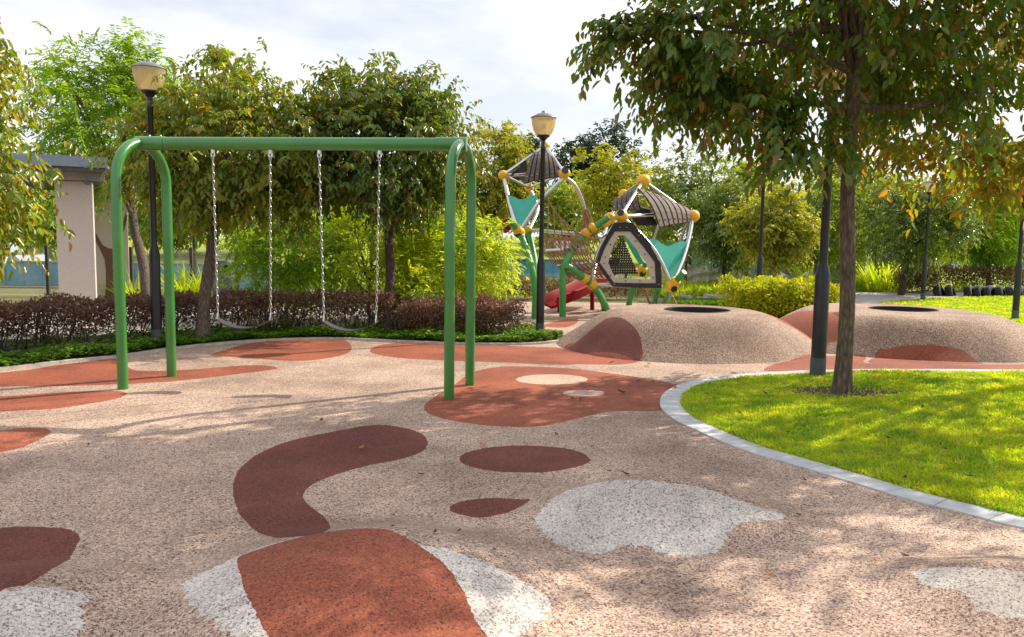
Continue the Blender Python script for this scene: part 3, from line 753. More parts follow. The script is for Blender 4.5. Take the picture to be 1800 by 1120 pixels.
# ---------------------------------------------------------------- swing
def swing():
    fl, bl, fr, br = G(216, 684), G(302, 661), G(789, 701), G(826, 677)
    mL, mR = (fl + bl) / 2, (fr + br) / 2
    ad = ((bl - fl) / np.linalg.norm(bl - fl) + (br - fr) / np.linalg.norm(br - fr)); ad /= np.linalg.norm(ad)
    hw = 0.40; zt = 2.505; rl = 0.052; rb_ = 0.066
    t = thing('swing_set', ((mL + mR) / 2), 'green steel two-bay swing frame with arched end posts', 'swing frame')
    for m_ in (mL, mR):
        pts = [m_ - ad * hw + np.array([0, 0, -0.05]), m_ - ad * hw + np.array([0, 0, 1.0])]
        for i in range(17):
            a = math.pi * i / 16; pts.append(m_ - ad * hw * math.cos(a) + np.array([0, 0, zt - hw + hw * math.sin(a)]))
        pts += [m_ + ad * hw + np.array([0, 0, 1.0]), m_ + ad * hw + np.array([0, 0, -0.05])]
        pts.insert(2, m_ - ad * hw + np.array([0, 0, zt - hw - 0.25])); pts.insert(-2, m_ + ad * hw + np.array([0, 0, zt - hw - 0.25]))
        MB().tube(pts, rl, 18).build('arch_post', M['green_paint'], t)
    bd = (mR - mL) / np.linalg.norm(mR - mL)
    up = np.array([0, 0, 1.0])
    A, B = mL + up * zt, mR + up * zt
    MB().tube([A + bd * 0.045, B - bd * 0.045], rb_, 22).build('beam', M['green_paint'], t)
    for e, s in ((A, 1), (B, -1)):
        mb = MB(); mb.tube([e - bd * s * 0.05, e + bd * s * 0.26], rb_ + 0.006, 22)
        for q in (0.09, 0.21): mb.sphere(e + bd * s * q + up * (rb_ + 0.008), 0.014, 8)
        mb.build('collar', M['green_paint'], t)
    Lb = np.linalg.norm(B - A)
    def at(px):
        lo, hi = 0, 1
        for _ in range(40):
            mid = (lo + hi) / 2; p = A + (B - A) * mid - up * 0.1
            q = CM3.T @ (p - np.array([0, 0, H])); x = 900 + F * q[0] / -q[2]
            if x < px: lo = mid
            else: hi = mid
        return A + (B - A) * lo
    SEATS = [((374, 475), 'left hanging belt swing, turned so its seat shows as a short curl', (380, 562), 0.16), ((561, 667), 'right hanging belt swing, its dark seat a long shallow curve', (566, 568), 0.10)]
    for (pa, pb), lab, _, tw in SEATS:
        a, b = at(pa) - up * rb_, at(pb) - up * rb_
        mid = (a + b) / 2
        s = thing('hanging_swing', mid * np.array([1, 1, 0]) + np.array([0, 0, 0.62]), lab, 'swing', 'belt swings hanging from the green frame')
        half = 0.27
        dirv = (b - a) / np.linalg.norm(b - a); perp = np.array([-dirv[1], dirv[0], 0])
        sd_ = dirv * math.cos(tw) + perp * math.sin(tw)
        zs = 0.70
        ea, eb = mid * np.array([1, 1, 0]) - sd_ * half + up * zs, mid * np.array([1, 1, 0]) + sd_ * half + up * zs
        # belt
        N = 18; vs, fs = [], []
        w = 0.075; th = 0.012
        for i in range(N + 1):
            f = i / N; sag = 0.095 * (1 - (2 * f - 1) ** 2); c = ea + (eb - ea) * f - up * sag
            ww = w * (0.62 + 0.38 * min(1, min(f, 1 - f) * 6))
            for sy in (-1, 1):
                for sz in (-1, 1): vs.append(c + perp * ww * sy + up * th * sz / 2)
        for i in range(N):
            b0 = i * 4; b1 = b0 + 4
            fs += [(b0 + 1, b0 + 3, b1 + 3, b1 + 1), (b0, b1, b1 + 2, b0 + 2), (b0, b0 + 1, b1 + 1, b1), (b0 + 2, b1 + 2, b1 + 3, b0 + 3)]
        fs += [(0, 2, 3, 1), (N * 4, N * 4 + 1, N * 4 + 3, N * 4 + 2)]
        MB().add(vs, fs).build('belt', M['belt'], s)
        for topp, end in ((a, ea), (b, eb)):
            h = MB()
            h.tube([topp - up * -0.012, topp - up * 0.035], 0.021, 10)
            h.tube([topp - bd * 0.016 - up * 0.03, topp - bd * 0.016 - up * 0.062, topp - up * 0.07, topp + bd * 0.016 - up * 0.062, topp + bd * 0.016 - up * 0.03], 0.008, 8)
            h.build('hanger', M['steel'], s)
            c = MB(); st = topp - up * 0.062; en = end + up * 0.075
            ln = np.linalg.norm(en - st); n = int(ln / 0.042); dv = (en - st) / ln
            for i in range(n):
                cpos = st + dv * (ln * (i + 0.5) / n); sdv = bd if i % 2 == 0 else np.array([-bd[1], bd[0], 0])
                hl, hw_ = 0.0265, 0.0098
                loop = [cpos + dv * hl * math.sin(q) * (1.0) + sdv * hw_ * math.cos(q) for q in np.linspace(0, 2 * math.pi, 11)[:-1]]
                c.tube(loop, 0.0037, 5, closed=True)
            c.build('chain', M['chain'], s)
            tr = MB(); wv = perp * 0.035
            tr.tube([end - up * 0.01 - wv, end + up * 0.078, end - up * 0.01 + wv], 0.006, 6)
            tr.build('end_link', M['steel'], s)
swing()

# ---------------------------------------------------------------- lamps
def lamp(base, label, scale=1.0):
    b = np.array(base, float)
    t = thing('street_lamp', b, label, 'street lamp', 'black park lamps with amber bowls')
    MB().lathe([(0.071, -0.05), (0.071, 0.22)], b, 20).build('base_sleeve', M['grey_band'], t)
    MB().lathe([(0.067, 0.22), (0.067, 1.18), (0.062, 1.22), (0.040, 1.31), (0.039, 1.32)], b, 20).build('lower_post', M['black'], t)
    MB().lathe([(0.039, 1.30), (0.036, 3.02), (0.042, 3.03), (0.042, 3.07), (0.035, 3.08), (0.035, 3.20)], b, 16).build('upper_post', M['black'], t)
    MB().lathe([(0.04, 3.17), (0.06, 3.20), (0.105, 3.232), (0.105, 3.25)], b, 24).build('collar', M['black'], t)
    mb = MB(); mb.lathe([(0.100, 3.25), (0.135, 3.28), (0.165, 3.34), (0.186, 3.42), (0.197, 3.515)], b, 32); mb.f = mb.f[:-2]; mb.m = mb.m[:-2]
    mb.build('amber_bowl', M['amber'], t)
    MB().lathe([(0.199, 3.515), (0.209, 3.523), (0.203, 3.535), (0.10, 3.585), (0.04, 3.605), (0.028, 3.63), (0.0001, 3.64)], b, 32).build('cap', M['cap'], t)
    MB().lathe([(0.03, 3.255), (0.045, 3.28), (0.045, 3.40), (0.015, 3.43)], b, 12).build('bulb', M['sign_white'], t)
    return t
def copy_tree(o, parent=None):
    c = o.copy(); COL.objects.link(c)
    if parent is not None: c.parent = parent
    for ch in [x for x in bpy.data.objects if x.parent == o]: copy_tree(ch, c)
    return c
L0 = lamp(G(949, 591), 'street lamp with an amber bowl standing in front of the climbing frame')
for (px, py, s, lab) in [(276, 608, 1.09, 'tall street lamp with an amber bowl seen through the left swing arch'),
                         (1437, 661, 1.02, 'thick black street lamp post beside the nearest tree trunk, its top lost in leaves'),
                         (1622, 528, 0.96, 'street lamp with a pale bowl on the far lawn before the round dark tree'),
                         (1784, 563, 1.0, 'black street lamp post on the far lawn at the right edge'),
                         (1332, 553, 1.0, 'street lamp in front of the yellow topped hedge'),
                         (343, 520, 0.80, 'short black lamp post behind the purple hedge, between the strappy plants')]:
    c = copy_tree(L0); p = G(px, py); c.location = tuple(p); c.scale = (s * (1.25 if px == 1437 else 1), s * (1.25 if px == 1437 else 1), s); c['label'] = lab

# ---------------------------------------------------------------- climbing frame
def climber():
    t = thing('climbing_frame', (*G(1080, 550)[:2], 0), 'climbing frame of yellow balls, green legs, plank roofs and rope nets', 'climbing frame')
    def ball(p, r=0.15, cap=None):
        o = MB().sphere(p, r, 20, 0, (1, 1, 0.93)).build('ball_joint', M['yellow'], t)
        if cap is not None:
            d = np.array(cap, float); d /= np.linalg.norm(d)
            MB().lathe([(0.075, 0), (0.075, 0.012), (0.0001, 0.016)], p + d * (r * 0.90), 14, 0, d).build('socket_cap', M['panel_black'], o)
        return o
    def stub(p, q, r=0.068):
        p, q = np.array(p), np.array(q); MB().tube([p, q - (q - p) * 0.05, q], [r, r, r * 0.86], 16).build('green_stub', M['green_plastic'], t)
        c = p + (q - p) * 0.32; d = q - p
        MB().lathe([(0.075, -0.07), (0.105, -0.045), (0.105, 0.045), (0.075, 0.07)], c, 18, 0, d).sphere(c + np.cross(d / np.linalg.norm(d), [0, 1, 0]) * 0.08, 0.05, 10).build('yellow_clamp', M['yellow'], t)
    def leg(pts, r=0.072):
        MB().tube(smooth_closed(pts, 5, False), r, 16).build('leg', M['green_plastic'], t)
    def arch(pts, r=0.042):
        MB().tube(smooth_closed(pts, 6, False), r, 10).build('steel_arch', M['steel'], t)
    def bar(p, q, r=0.04): MB().tube([p, q], r, 10).build('steel_bar', M['steel'], t)
    def panel(px, Yf, mat, name, th=0.03, parent=None, dy=0.0):
        pts = [D(x, y, Yf(x, y) + dy) for x, y in px]
        a, b, c = pts[0], pts[len(pts) // 3], pts[2 * len(pts) // 3]; n = np.cross(b - a, c - a)
        return MB().slab(pts, n, th).build(name, M[mat], parent or t, smooth=False)
    # ---- left tower, further left
    nL, nR, nA, nB, nB2 = D(885, 308, 17.3), D(992, 305, 16.9), D(958, 257, 17.8), D(913, 408, 16.6), D(928, 404, 17.6)
    ball(nL, 0.115); ball(nR, 0.13, (0.1, -1, 0.5)); ball(nA, 0.115); ball(nB, 0.115, (-0.4, -1, -0.6)); ball(nB2, 0.10)
    nBk = D(930, 330, 19.0); ball(nBk, 0.11)
    bar(nL, nA); bar(nR, nA); bar(nL, D(950, 306, 17.6)); bar(nL, nBk, 0.03); bar(nR, nBk, 0.03); bar(nA, nBk, 0.03)
    def roof(quad, n, lab=None):
        """planks side by side over a bent four-cornered roof: quad = top-a, top-b, low-b, low-a"""
        ta, tb, lb, la = [np.array(q) for q in quad]
        nn = np.cross(tb - ta, la - ta); nn /= np.linalg.norm(nn)
        if nn[1] > 0: nn = -nn
        mb = MB(); bk = MB(); sc_ = MB()
        def pt(u, v):
            p = (ta * (1 - u) + tb * u) * (1 - v) + (la * (1 - u) + lb * u) * v
            return p + nn * (0.09 * math.sin(math.pi * v) + 0.03 * math.sin(math.pi * u))
        for i in range(n):
            u0, u1 = i / n + 0.008, (i + 1) / n - 0.03
            K = 6; vs, fs = [], []
            for k in range(K + 1):
                v = k / K
                for u in (u0, u1):
                    for o_ in (0.022, -0.006): vs.append(pt(u, v) + nn * o_)
            for k in range(K):
                a = k * 4; b = a + 4
                fs += [(a, a + 2, b + 2, b), (a + 1, b + 1, b + 3, a + 3), (a, b, b + 1, a + 1), (a + 2, a + 3, b + 3, b + 2)]
            fs += [(0, 1, 3, 2), (K * 4, K * 4 + 2, K * 4 + 3, K * 4 + 1)]
            mb.add(vs, fs)
            for v in (0.12, 0.86):
                mb.sphere(pt((u0 + u1) / 2, v) + nn * 0.026, 0.017, 6, 1)
        K = 6
        for i in range(n):
            vs = [pt(u, k / K) - nn * 0.012 for k in range(K + 1) for u in (i / n, (i + 1) / n)]
            bk.add(vs, [(2 * k, 2 * k + 1, 2 * k + 3, 2 * k + 2) for k in range(K)])
        o = mb.build('plank_roof', [M['plank'], M['steel']], t, smooth=False)
        bk.build('roof_backing', M['plank_gap'], o, smooth=False)
    roof([D(936, 268, 17.6), D(972, 272, 17.6), D(986, 311, 16.9), D(920, 323, 17.0)], 7)
    MB().slab([D(897, 308, 17.2), D(925, 282, 17.5), D(930, 322, 18.5)], (0.3, -1, 0.4), 0.03).build('roof_side', M['plank_gap'], t, smooth=False)
    arch([nR + np.array([0, 0, -.08]), D(972, 330, 16.8), D(948, 355, 16.7), D(930, 382, 16.65), nB])
    arch([nR + np.array([0, 0, -.08]), D(1010, 325, 17.0), D(1024, 355, 17.2), D(1031, 385, 17.3), D(1033, 408, 17.4)])
    arch([nL, D(893, 345, 17.1), D(902, 380, 16.8), nB]); arch([nBk, D(945, 365, 18.8), D(935, 395, 18.0), nB2])
    panel([(893, 342), (903, 347), (912, 351), (921, 351), (931, 347), (943, 342), (944, 352), (938, 370), (930, 388), (923, 401), (917, 405), (910, 392), (901, 367)], lambda x, y: 17.05 - 0.4 * (y - 342) / 60, 'teal', 'teal_panel')
    stub(nB, D(897, 390, 16.3)); ball(D(1030, 410, 17.0), 0.115)
    stub(D(1030, 410, 17.0), D(1070, 382, 16.9))
    leg([nB, D(925, 440, 16.4), D(937, 480, 16.1), D(941, 520, 16.03), G(940, 560) + [0, 0, -.05]])
    leg([nB2, D(938, 445, 17.3), D(944, 490, 16.6), D(945, 535, 16.4), G(944, 556) + [0, 0, -.05]], 0.06)
    bar(nB2, D(1022, 412, 17.0)); bar(D(958, 441, 16.6), D(1032, 437, 17.0)); bar(D(979, 468, 16.6), D(1043, 462, 17.0)); bar(D(1004, 488, 17.2), D(1068, 487, 17.4), 0.035)
    # red bucket seat behind the left tower
    MB().slab([D(878, 393, 17.2), D(896, 386, 17.2), D(904, 398, 17.2), D(892, 408, 17.2), D(882, 404, 17.2)], (0.2, -1, 0.2), 0.35).build('red_panel', M['red_plastic'], t)
    # ---- legs that bend
    leg([D(1030, 410, 17.0), D(1012, 432, 16.9), D(994, 462, 16.6), D(989, 490, 16.5), D(989, 525, 16.48), G(989, 557) + [0, 0, -.05]])
    # ---- right tower
    A, B, Fb, R, LL, LR = D(1131, 318, 18.2), D(1096, 341, 19.6), D(1092, 380, 16.9), D(1218, 380, 18.2), D(1041, 500, 16.9), D(1180, 503, 16.7)
    UL, BR = D(1072, 384, 18.9), D(1150, 430, 19.8)
    ball(A, 0.155); ball(B, 0.125); ball(Fb, 0.150, (-0.25, -1, 0.55)); ball(R, 0.155); ball(LL, 0.125); ball(LR, 0.145, (0.35, -1, -0.5)); ball(UL, 0.15); ball(D(1065, 392, 18.0), 0.11)
    bar(A, Fb); bar(B, UL); bar(A, R, 0.035); bar(A, B, 0.03); bar(Fb, D(1150, 378, 17.6)); bar(B, D(1150, 345, 19.2), 0.03)
    roof([D(1120, 331, 17.8), D(1206, 366, 18.3), D(1214, 391, 18.0), D(1159, 400, 17.2)], 7)
    roof([D(1090, 349, 19.4), D(1122, 332, 18.5), D(1128, 371, 18.0), D(1078, 371, 18.6)], 5)
    MB().slab([D(1106, 378, 17.4), D(1138, 362, 17.9), D(1156, 396, 17.6), D(1120, 396, 17.5)], (0, -1, 0.5), 0.03).build('roof_side', M['plank_gap'], t, smooth=False)
    arch([Fb, D(1122, 408, 16.8), D(1150, 440, 16.75), D(1168, 472, 16.7), LR]); arch([Fb, D(1068, 412, 16.85), D(1052, 440, 16.85), D(1043, 470, 16.85), LL])
    arch([R, D(1212, 415, 17.8), D(1201, 455, 17.3), LR]); arch([D(1158, 396, 18.5), D(1150, 420, 18.9), D(1144, 452, 19.2)], 0.035); arch([R, D(1205, 400, 18.9), D(1196, 425, 19.4)], 0.035)
    arch([UL, D(1060, 420, 18.4), D(1048, 460, 17.6), LL], 0.035)
    bar(LL, D(1165, 504, 16.8))
    # black panel with its grey inlay: outer ring, inlay ring
    def ringpanel(outer, inner, Y, mat, name, th, parent=None, screws=()):
        o = [D(x, y, Y) for x, y in outer]; i = [D(x, y, Y) for x, y in inner]; n = len(o); off = np.array([0, th, 0])
        vs = o + i + [p + off for p in o] + [p + off for p in i]; fs = []
        for k in range(n):
            k2 = (k + 1) % n
            fs += [(k, k2, n + k2, n + k), (2 * n + k, 3 * n + k, 3 * n + k2, 2 * n + k2), (k, 2 * n + k, 2 * n + k2, k2), (n + k, n + k2, 3 * n + k2, 3 * n + k)]
        mb = MB().add(vs, fs)
        for x, y in screws: mb.sphere(D(x, y, Y - 0.008), 0.015, 6, 1)
        return mb.build(name, [M[mat], M['steel'] if parent is None else M['panel_black']], parent or t, smooth=False)
    out = [(1080, 391), (1111, 391), (1140, 424), (1161, 460), (1163, 483), (1163, 507), (1120, 506), (1077, 504), (1062, 484), (1048, 462), (1056, 436), (1068, 411)]
    mid = [(1081, 407), (1108, 407), (1131, 434), (1151, 461), (1152, 480), (1153, 498), (1115, 498), (1079, 497), (1067, 480), (1054, 461), (1062, 439), (1072, 421)]
    inn = [(1087, 414), (1098, 414), (1117, 436), (1135, 461), (1141, 476), (1144, 491), (1112, 490), (1082, 489), (1076, 478), (1069, 462), (1074, 444), (1081, 426)]
    fr = ringpanel(out, mid, 16.72, 'panel_black', 'play_panel', 0.05, None, [(1090, 400), (1102, 400), (1156, 455), (1052, 462), (1080, 500), (1158, 500), (1123, 414)])
    ringpanel(mid, inn, 16.735, 'panel_grey', 'grey_inlay', 0.03, fr, [(1073, 430), (1064, 452), (1062, 463), (1073, 485), (1100, 494), (1125, 494), (1148, 488), (1146, 470), (1134, 447), (1117, 424)])
    # jagged dark mesh and cogs inside the hole
    jg = MB()
    for r in range(15):
        y0 = 419 + r * 4.2; xa = max(1068.0, 1090 - r * 2.4 + (r % 2) * 1.6); xb = 1096 + r * 1.75
        jg.slab([D(xa, y0, 17.1), D(xb, y0, 17.1), D(xb, y0 + 3.1, 17.1), D(xa, y0 + 3.1, 17.1)], (0, 1, 0), 0.02)
        for x in np.arange(xa, xb - 1, 4.2): jg.slab([D(x, y0 + 2.9, 17.1), D(x + 2.6, y0 + 2.9, 17.1), D(x + 2.6, y0 + 4.3, 17.1), D(x, y0 + 4.3, 17.1)], (0, 1, 0), 0.018)
    jg.build('mesh_screen', M['panel_black'], t, smooth=False)
    panel([(1096, 416), (1104, 416), (1120, 440), (1134, 466), (1127, 470), (1112, 446)], lambda x, y: 18.4, 'teal', 'teal_panel')
    panel([(1072, 458), (1082, 452), (1090, 453), (1088, 464), (1074, 468)], lambda x, y: 18.8, 'red_plastic', 'red_panel')
    bar(D(1075, 475, 18.3), D(1125, 477, 18.3), 0.035); ball(D(1127, 478, 17.9), 0.10, (0.3, -1, -0.5)); stub(D(1127, 478, 17.9), D(1136, 462, 17.8), 0.055)
    # teal panel on the right with its wavy top
    panel([(1138, 421), (1147, 419), (1156, 423), (1164, 430), (1173, 433), (1181, 431), (1190, 426), (1200, 424), (1208, 426), (1206, 442), (1198, 462), (1191, 480), (1185, 488), (1177, 489), (1168, 472), (1154, 445)], lambda x, y: 17.15 + 0.5 * (x - 1138) / 70 - 0.3 * (y - 420) / 70, 'teal', 'teal_panel')
    panel([(1166, 428), (1172, 424), (1184, 424), (1190, 427), (1182, 440), (1172, 440)], lambda x, y: 19.3, 'green_plastic', 'green_panel')
    panel([(1057, 420), (1060, 424), (1050, 450), (1045, 480), (1042, 478), (1046, 450)], lambda x, y: 17.2, 'teal', 'teal_panel')
    stub(LL, D(997, 467, 16.4)); stub(LR, D(1203, 478, 16.4))
    leg([LL, D(1054, 520, 16.95), G(1074, 552) + [0, 0, -.05]]); leg([D(1050, 510, 17.6), D(1060, 530, 17.8), G(1063, 545) + [0, 0, -.05]], 0.07)
    leg([D(1117, 500, 18.5), D(1109, 520, 18.7), G(1104, 541) + [0, 0, -.05]]); leg([D(1158, 505, 18.0), D(1152, 522, 18.4), G(1150, 539) + [0, 0, -.05]])
    leg([LR, D(1174, 522, 17.6), G(1163, 540) + [0, 0, -.05]])
    # nets
    rp_ = MB(); R_ = 0.013
    def rope(pts, r=R_): rp_.tube(smooth_closed(pts, 5, False), r, 5)
    a0 = D(960, 343, 16.8)
    rope([a0, D(975, 372, 16.7), D(995, 392, 16.7), D(1020, 412, 16.7), D(1050, 420, 16.7), D(1066, 412, 16.8)], 0.018)
    rope([D(1025, 364, 17.2), D(1040, 392, 17), D(1060, 410, 16.9)], 0.016)
    tops = [D(x, 412, 17.0) for x in np.linspace(948, 1022, 9)]; b1 = [D(960 + i * 8.8, 441 - i * 0.4, 16.7) for i in range(9)]; b2 = [D(980 + i * 8, 468 - 0.6 * i, 16.7) for i in range(9)]; b3 = [D(1005 + i * 8, 489, 17.2) for i in range(9)]
    for i in range(9):
        for P0, P1 in ((tops, b1), (b1, b2), (b2, b3)):
            rope([P0[i], P1[i]]); 
            if i < 8: rope([P0[i], P1[i + 1]]); rope([P0[i + 1], P1[i]])
    for i in range(5):
        rope([D(964 + i * 9, 352 + i * 11, 16.75), D(962 + i * 13, 412, 17.0)])
        rope([D(1026 + i * 1.5, 366 + i * 3, 17.15), D(1022 + i * 8, 412 + i * 3, 17.0)]); rope([D(1026 + i * 2, 368, 17.15), D(1030 + i * 9, 450 + i * 3, 17.0)])
    rope([D(1000, 420, 16.9), D(1030, 428, 16.9), D(1055, 462, 17.0)], 0.016); rope([D(955, 441, 16.5), D(979, 468, 16.5), D(1000, 482, 16.6), D(1040, 505, 16.8)], 0.016)
    for q in ([D(1134, 508, 18.6), D(1140, 528, 18.8), G(1146, 541)], [D(1180, 520, 18.0), D(1186, 530, 18.2), G(1190, 539)]): MB().tube(smooth_closed(q, 5, False), 0.03, 8).build('climbing_rope', M['rope'], t)
    rp_.build('rope_net', M['rope'], t)
    # slide: a red trough on a red post
    cl = smooth_closed([D(1068, 476, 19.6), D(1045, 492, 19.0), D(1024, 506, 18.4), D(1003, 517, 17.9), D(985, 524, 17.6), D(968, 531, 17.4)], 5, False)
    vs, fs = [], []; n = 12
    for i, c in enumerate(cl):
        tdir = cl[min(i + 1, len(cl) - 1)] - cl[max(i - 1, 0)]; tdir /= np.linalg.norm(tdir)
        sdn = np.cross(tdir, [0, 0, 1]); sdn /= np.linalg.norm(sdn); un = np.cross(sdn, tdir)
        prof = [(-.28, .12), (-.25, .14), (-.22, .11), (-.18, -.05), (0, -.10), (.18, -.05), (.22, .11), (.25, .14), (.28, .12), (.24, -.09), (0, -.16), (-.24, -.09)]
        for a, b in prof: vs.append(c + sdn * a + un * b)
    for i in range(len(cl) - 1):
        for j in range(n): fs.append((i * n + j, i * n + (j + 1) % n, (i + 1) * n + (j + 1) % n, (i + 1) * n + j))
    fs += [tuple(range(n)), tuple((len(cl) - 1) * n + j for j in range(n))]
    sl_ = MB().add(vs, fs).build('slide', M['red_plastic'], t)
    MB().tube([D(1041, 497, 18.4), G(1041, 545)], 0.05, 10).build('slide_post', M['red_plastic'], sl_); MB().tube([D(983, 525, 17.7), G(983, 548)], 0.04, 10).build('slide_post', M['red_plastic'], sl_)
climber()

# ---------------------------------------------------------------- shelter
def shelter():
    c0 = G(135, 545); a = math.radians(25)
    ux, uy = np.array([math.cos(a), math.sin(a), 0]), np.array([-math.sin(a), math.cos(a), 0]); up = np.array([0, 0, 1.0])
    Y = 16.0
    fl, fr_ = D(104, 525, Y), D(158, 525, Y)
    t = thing('shelter', (fl[0], Y, 0), 'open park shelter with a blue-grey flat roof on beige stucco pillars', 'shelter')
    def bx(o, x0, x1, y0, y1, z0, z1, name, mat, parent=t, bev=0.0):
        P = [o + ux * x + uy * y for x, y in ((x0, y0), (x1, y0), (x1, y1), (x0, y1))]
        vs = [(p[0], p[1], z0) for p in P] + [(p[0], p[1], z1) for p in P]
        return MB().add(vs, [(3, 2, 1, 0), (4, 5, 6, 7), (0, 1, 5, 4), (1, 2, 6, 5), (2, 3, 7, 6), (3, 0, 4, 7)]).build(name, mat, parent, smooth=False)
    o = np.array([fl[0], Y, 0.0])
    zt = 2.62
    bx(o, 0, 0.66, 0, 0.5, -0.02, zt, 'pillar', M['stucco'])
    p2 = bx(o, 0.55, 1.25, 3.0, 3.4, -0.02, zt, 'pillar', M['stucco'])
    bx(o, -3.4, -2.8, 0, 0.5, -0.02, zt, 'pillar', M['stucco']); bx(o, -3.4, -2.8, 3.0, 3.4, -0.02, zt, 'pillar', M['stucco'])
    # painted bare tree on the second pillar, a flat coat a few millimetres proud
    f0 = o + ux * 0.90 + uy * 2.996
    mur = [(-.20, 0), (-.16, .35), (-.15, .72), (-.17, 1.0), (-.26, 1.22), (-.34, 1.42), (-.34, 1.62), (-.20, 1.32), (-.06, 1.24), (.08, 1.24), (.16, 1.50), (.27, 1.92), (.33, 2.15), (.345, 2.15), (.345, 1.96), (.24, 1.55), (.17, 1.18), (.15, .72), (.17, .35), (.22, 0)]
    MB().slab([f0 + ux * x + up * z for x, z in mur], uy, 0.006).build('mural', M['mural'], p2, smooth=False)
    r = bx(o, -4.2, 0.98, -0.75, 4.6, 2.86, 3.06, 'roof', M['roof_grey'])
    bx(o, -4.15, 0.93, -0.70, 4.55, 2.79, 2.858, 'soffit', M['roof_under'], r)
    for y in (-0.30, 0.85, 1.9, 3.1, 4.0): bx(o, -4.1, 0.90, y, y + 0.09, 2.63, 2.788, 'roof_beam', M['roof_beam'], r)
    for x in (-2.6, -0.9, 0.55): bx(o, x, x + 0.07, -0.65, 4.5, 2.56, 2.628, 'roof_rafter', M['roof_under'], r)
shelter()

# ---------------------------------------------------------------- bin, fences, walls, sign, car, far buildings
def small_things():
    b = G(393, 540)
    t = thing('litter_bin', b, 'round dark grey litter bin with side openings behind the purple hedge', 'litter bin')
    MB().lathe([(0.21, 0), (0.225, 0.03), (0.235, 0.62), (0.25, 0.64), (0.25, 0.70), (0.235, 0.71), (0.235, 0.98), (0.215, 1.03), (0.12, 1.06), (0.0001, 1.065)], b, 28).build('body', M['bin'], t)
    for a in (-0.9, 2.2, -2.6):
        d = np.array([math.cos(a), math.sin(a), 0.0]); MB().lathe([(0.085, 0), (0.085, 0.006), (0.0001, 0.007)], b + d * 0.231 + np.array([0, 0, 0.86]), 16, 0, d).build('opening', M['pit'], t)
    # clear sheet fence on dark posts, left
    rs = np.random.RandomState(4)
    def sheet_fence(name, pxs, Y, ztop, zb, label, mat, sag=0.0, posts=True, wav=0.06, group=None, post_h=None):
        x0, x1 = D(pxs[0], 450, Y)[0], D(pxs[-1], 450, Y)[0]
        t = thing(name, ((x0 + x1) / 2, Y, 0), label, 'fence', group)
        n = 60; k = 12; vs = []
        for j in range(k + 1):
            f = j / k
            for i in range(n + 1):
                u = i / n; x = x0 + (x1 - x0) * u
                seg = (u * (len(pxs) - 1)) % 1.0
                top = ztop - sag * 4 * seg * (1 - seg)
                fold = wav * (math.sin(u * 37 + f * 2.2 + Y) * 0.5 + math.sin(u * 91 + 4 * f * (1 - seg)) * 0.3) * (0.4 + f)
                if sag: fold += 0.05 * math.sin(14 * (f + 1.2 * seg * (1 - seg) * 2) + Y)
                vs.append((x, Y + fold, top + (zb - top) * f))
        fs = [(j * (n + 1) + i, j * (n + 1) + i + 1, (j + 1) * (n + 1) + i + 1, (j + 1) * (n + 1) + i) for j in range(k) for i in range(n)]
        o = MB().add(vs, fs).build('sheet', M[mat], t)
        if posts:
            for p in pxs:
                x = D(p, 450, Y)[0]; MB().box((x, Y - 0.14, (post_h or ztop + 0.05) / 2), (0.07, 0.07, post_h or ztop + 0.05), 0, 0.008).build('post', M['post'], t)
        return t
    sheet_fence('sheet_fence', [-160, -60, 88, 235, 340, 420, 520], 20.5, 1.22, 0.02, 'clear plastic sheet fence on dark posts behind the shelter', 'sheet')
    sheet_fence('sheet_fence', [780, 880, 905, 1000, 1100], 23.5, 0.62, 0.02, 'whitish sheet fence below the blue boards behind the climbing frame', 'sheet')
    sheet_fence('canvas_screen', [1205, 1312], 27.0, 0.92, 0.05, 'sagging pale canvas screen behind the climbing frame, left of the black hedge lamp', 'canvas', 0.28, True, 0.05)
    sheet_fence('canvas_screen', [1362, 1432], 28.0, 0.85, 0.05, 'sagging pale canvas screen between the pale trunk and the thick lamp post', 'canvas', 0.40, True, 0.05)
    def wall(name, p0, p1, Y, z0, z1, mat, label, cat='wall', d=0.12, ribs=0):
        x0, x1 = D(p0, 450, Y)[0], D(p1, 450, Y)[0]
        t = thing(name, ((x0 + x1) / 2, Y, z0), label, cat)
        mb = MB().box(((x0 + x1) / 2, Y, (z0 + z1) / 2), (x1 - x0, d, z1 - z0), 0, 0.02)
        for i in range(ribs):
            mb.box((x0 + (x1 - x0) * (i + 0.5) / ribs, Y - d / 2 - 0.016, (z0 + z1) / 2), (0.05, 0.03, z1 - z0 - 0.06))
        o = mb.build('boards', M[mat], t, smooth=False)
        MB().box(((x0 + x1) / 2, Y - 0.01, z1 + 0.02), (x1 - x0, d + 0.06, 0.036)).build('top_rail', M['bluewall'], t, smooth=False)
        return t
    wall('hoarding', -300, 545, 24.0, 0.0, 0.72, 'blue', 'long blue hoarding seen through the clear sheet fence at left', 'hoarding', 0.1, 26)
    wall('hoarding', 790, 1035, 24.5, 0.45, 0.98, 'blue', 'blue hoarding boards behind the left tower of the climbing frame', 'hoarding', 0.1, 10)
    wall('boundary_wall', 1190, 1520, 33.0, 0.0, 1.55, 'bluewall', 'grey-blue boundary wall behind the canvas screens', 'wall', 0.2, 20)
    # red and white notice board
    p = D(988, 430, 26.0)
    t = thing('notice_board', (p[0], 26.0, 0.4), 'small red and white notice board standing on the bright field', 'sign')
    MB().box((p[0], 26, p[2]), (0.62, 0.04, 0.42), 0, 0.006).build('board', M['sign_red'], t, smooth=False)
    for dx in (-0.19, 0.0, 0.19): MB().box((p[0] + dx, 25.976, p[2]), (0.13, 0.012, 0.24)).build('white_panel', M['sign_white'], t, smooth=False)
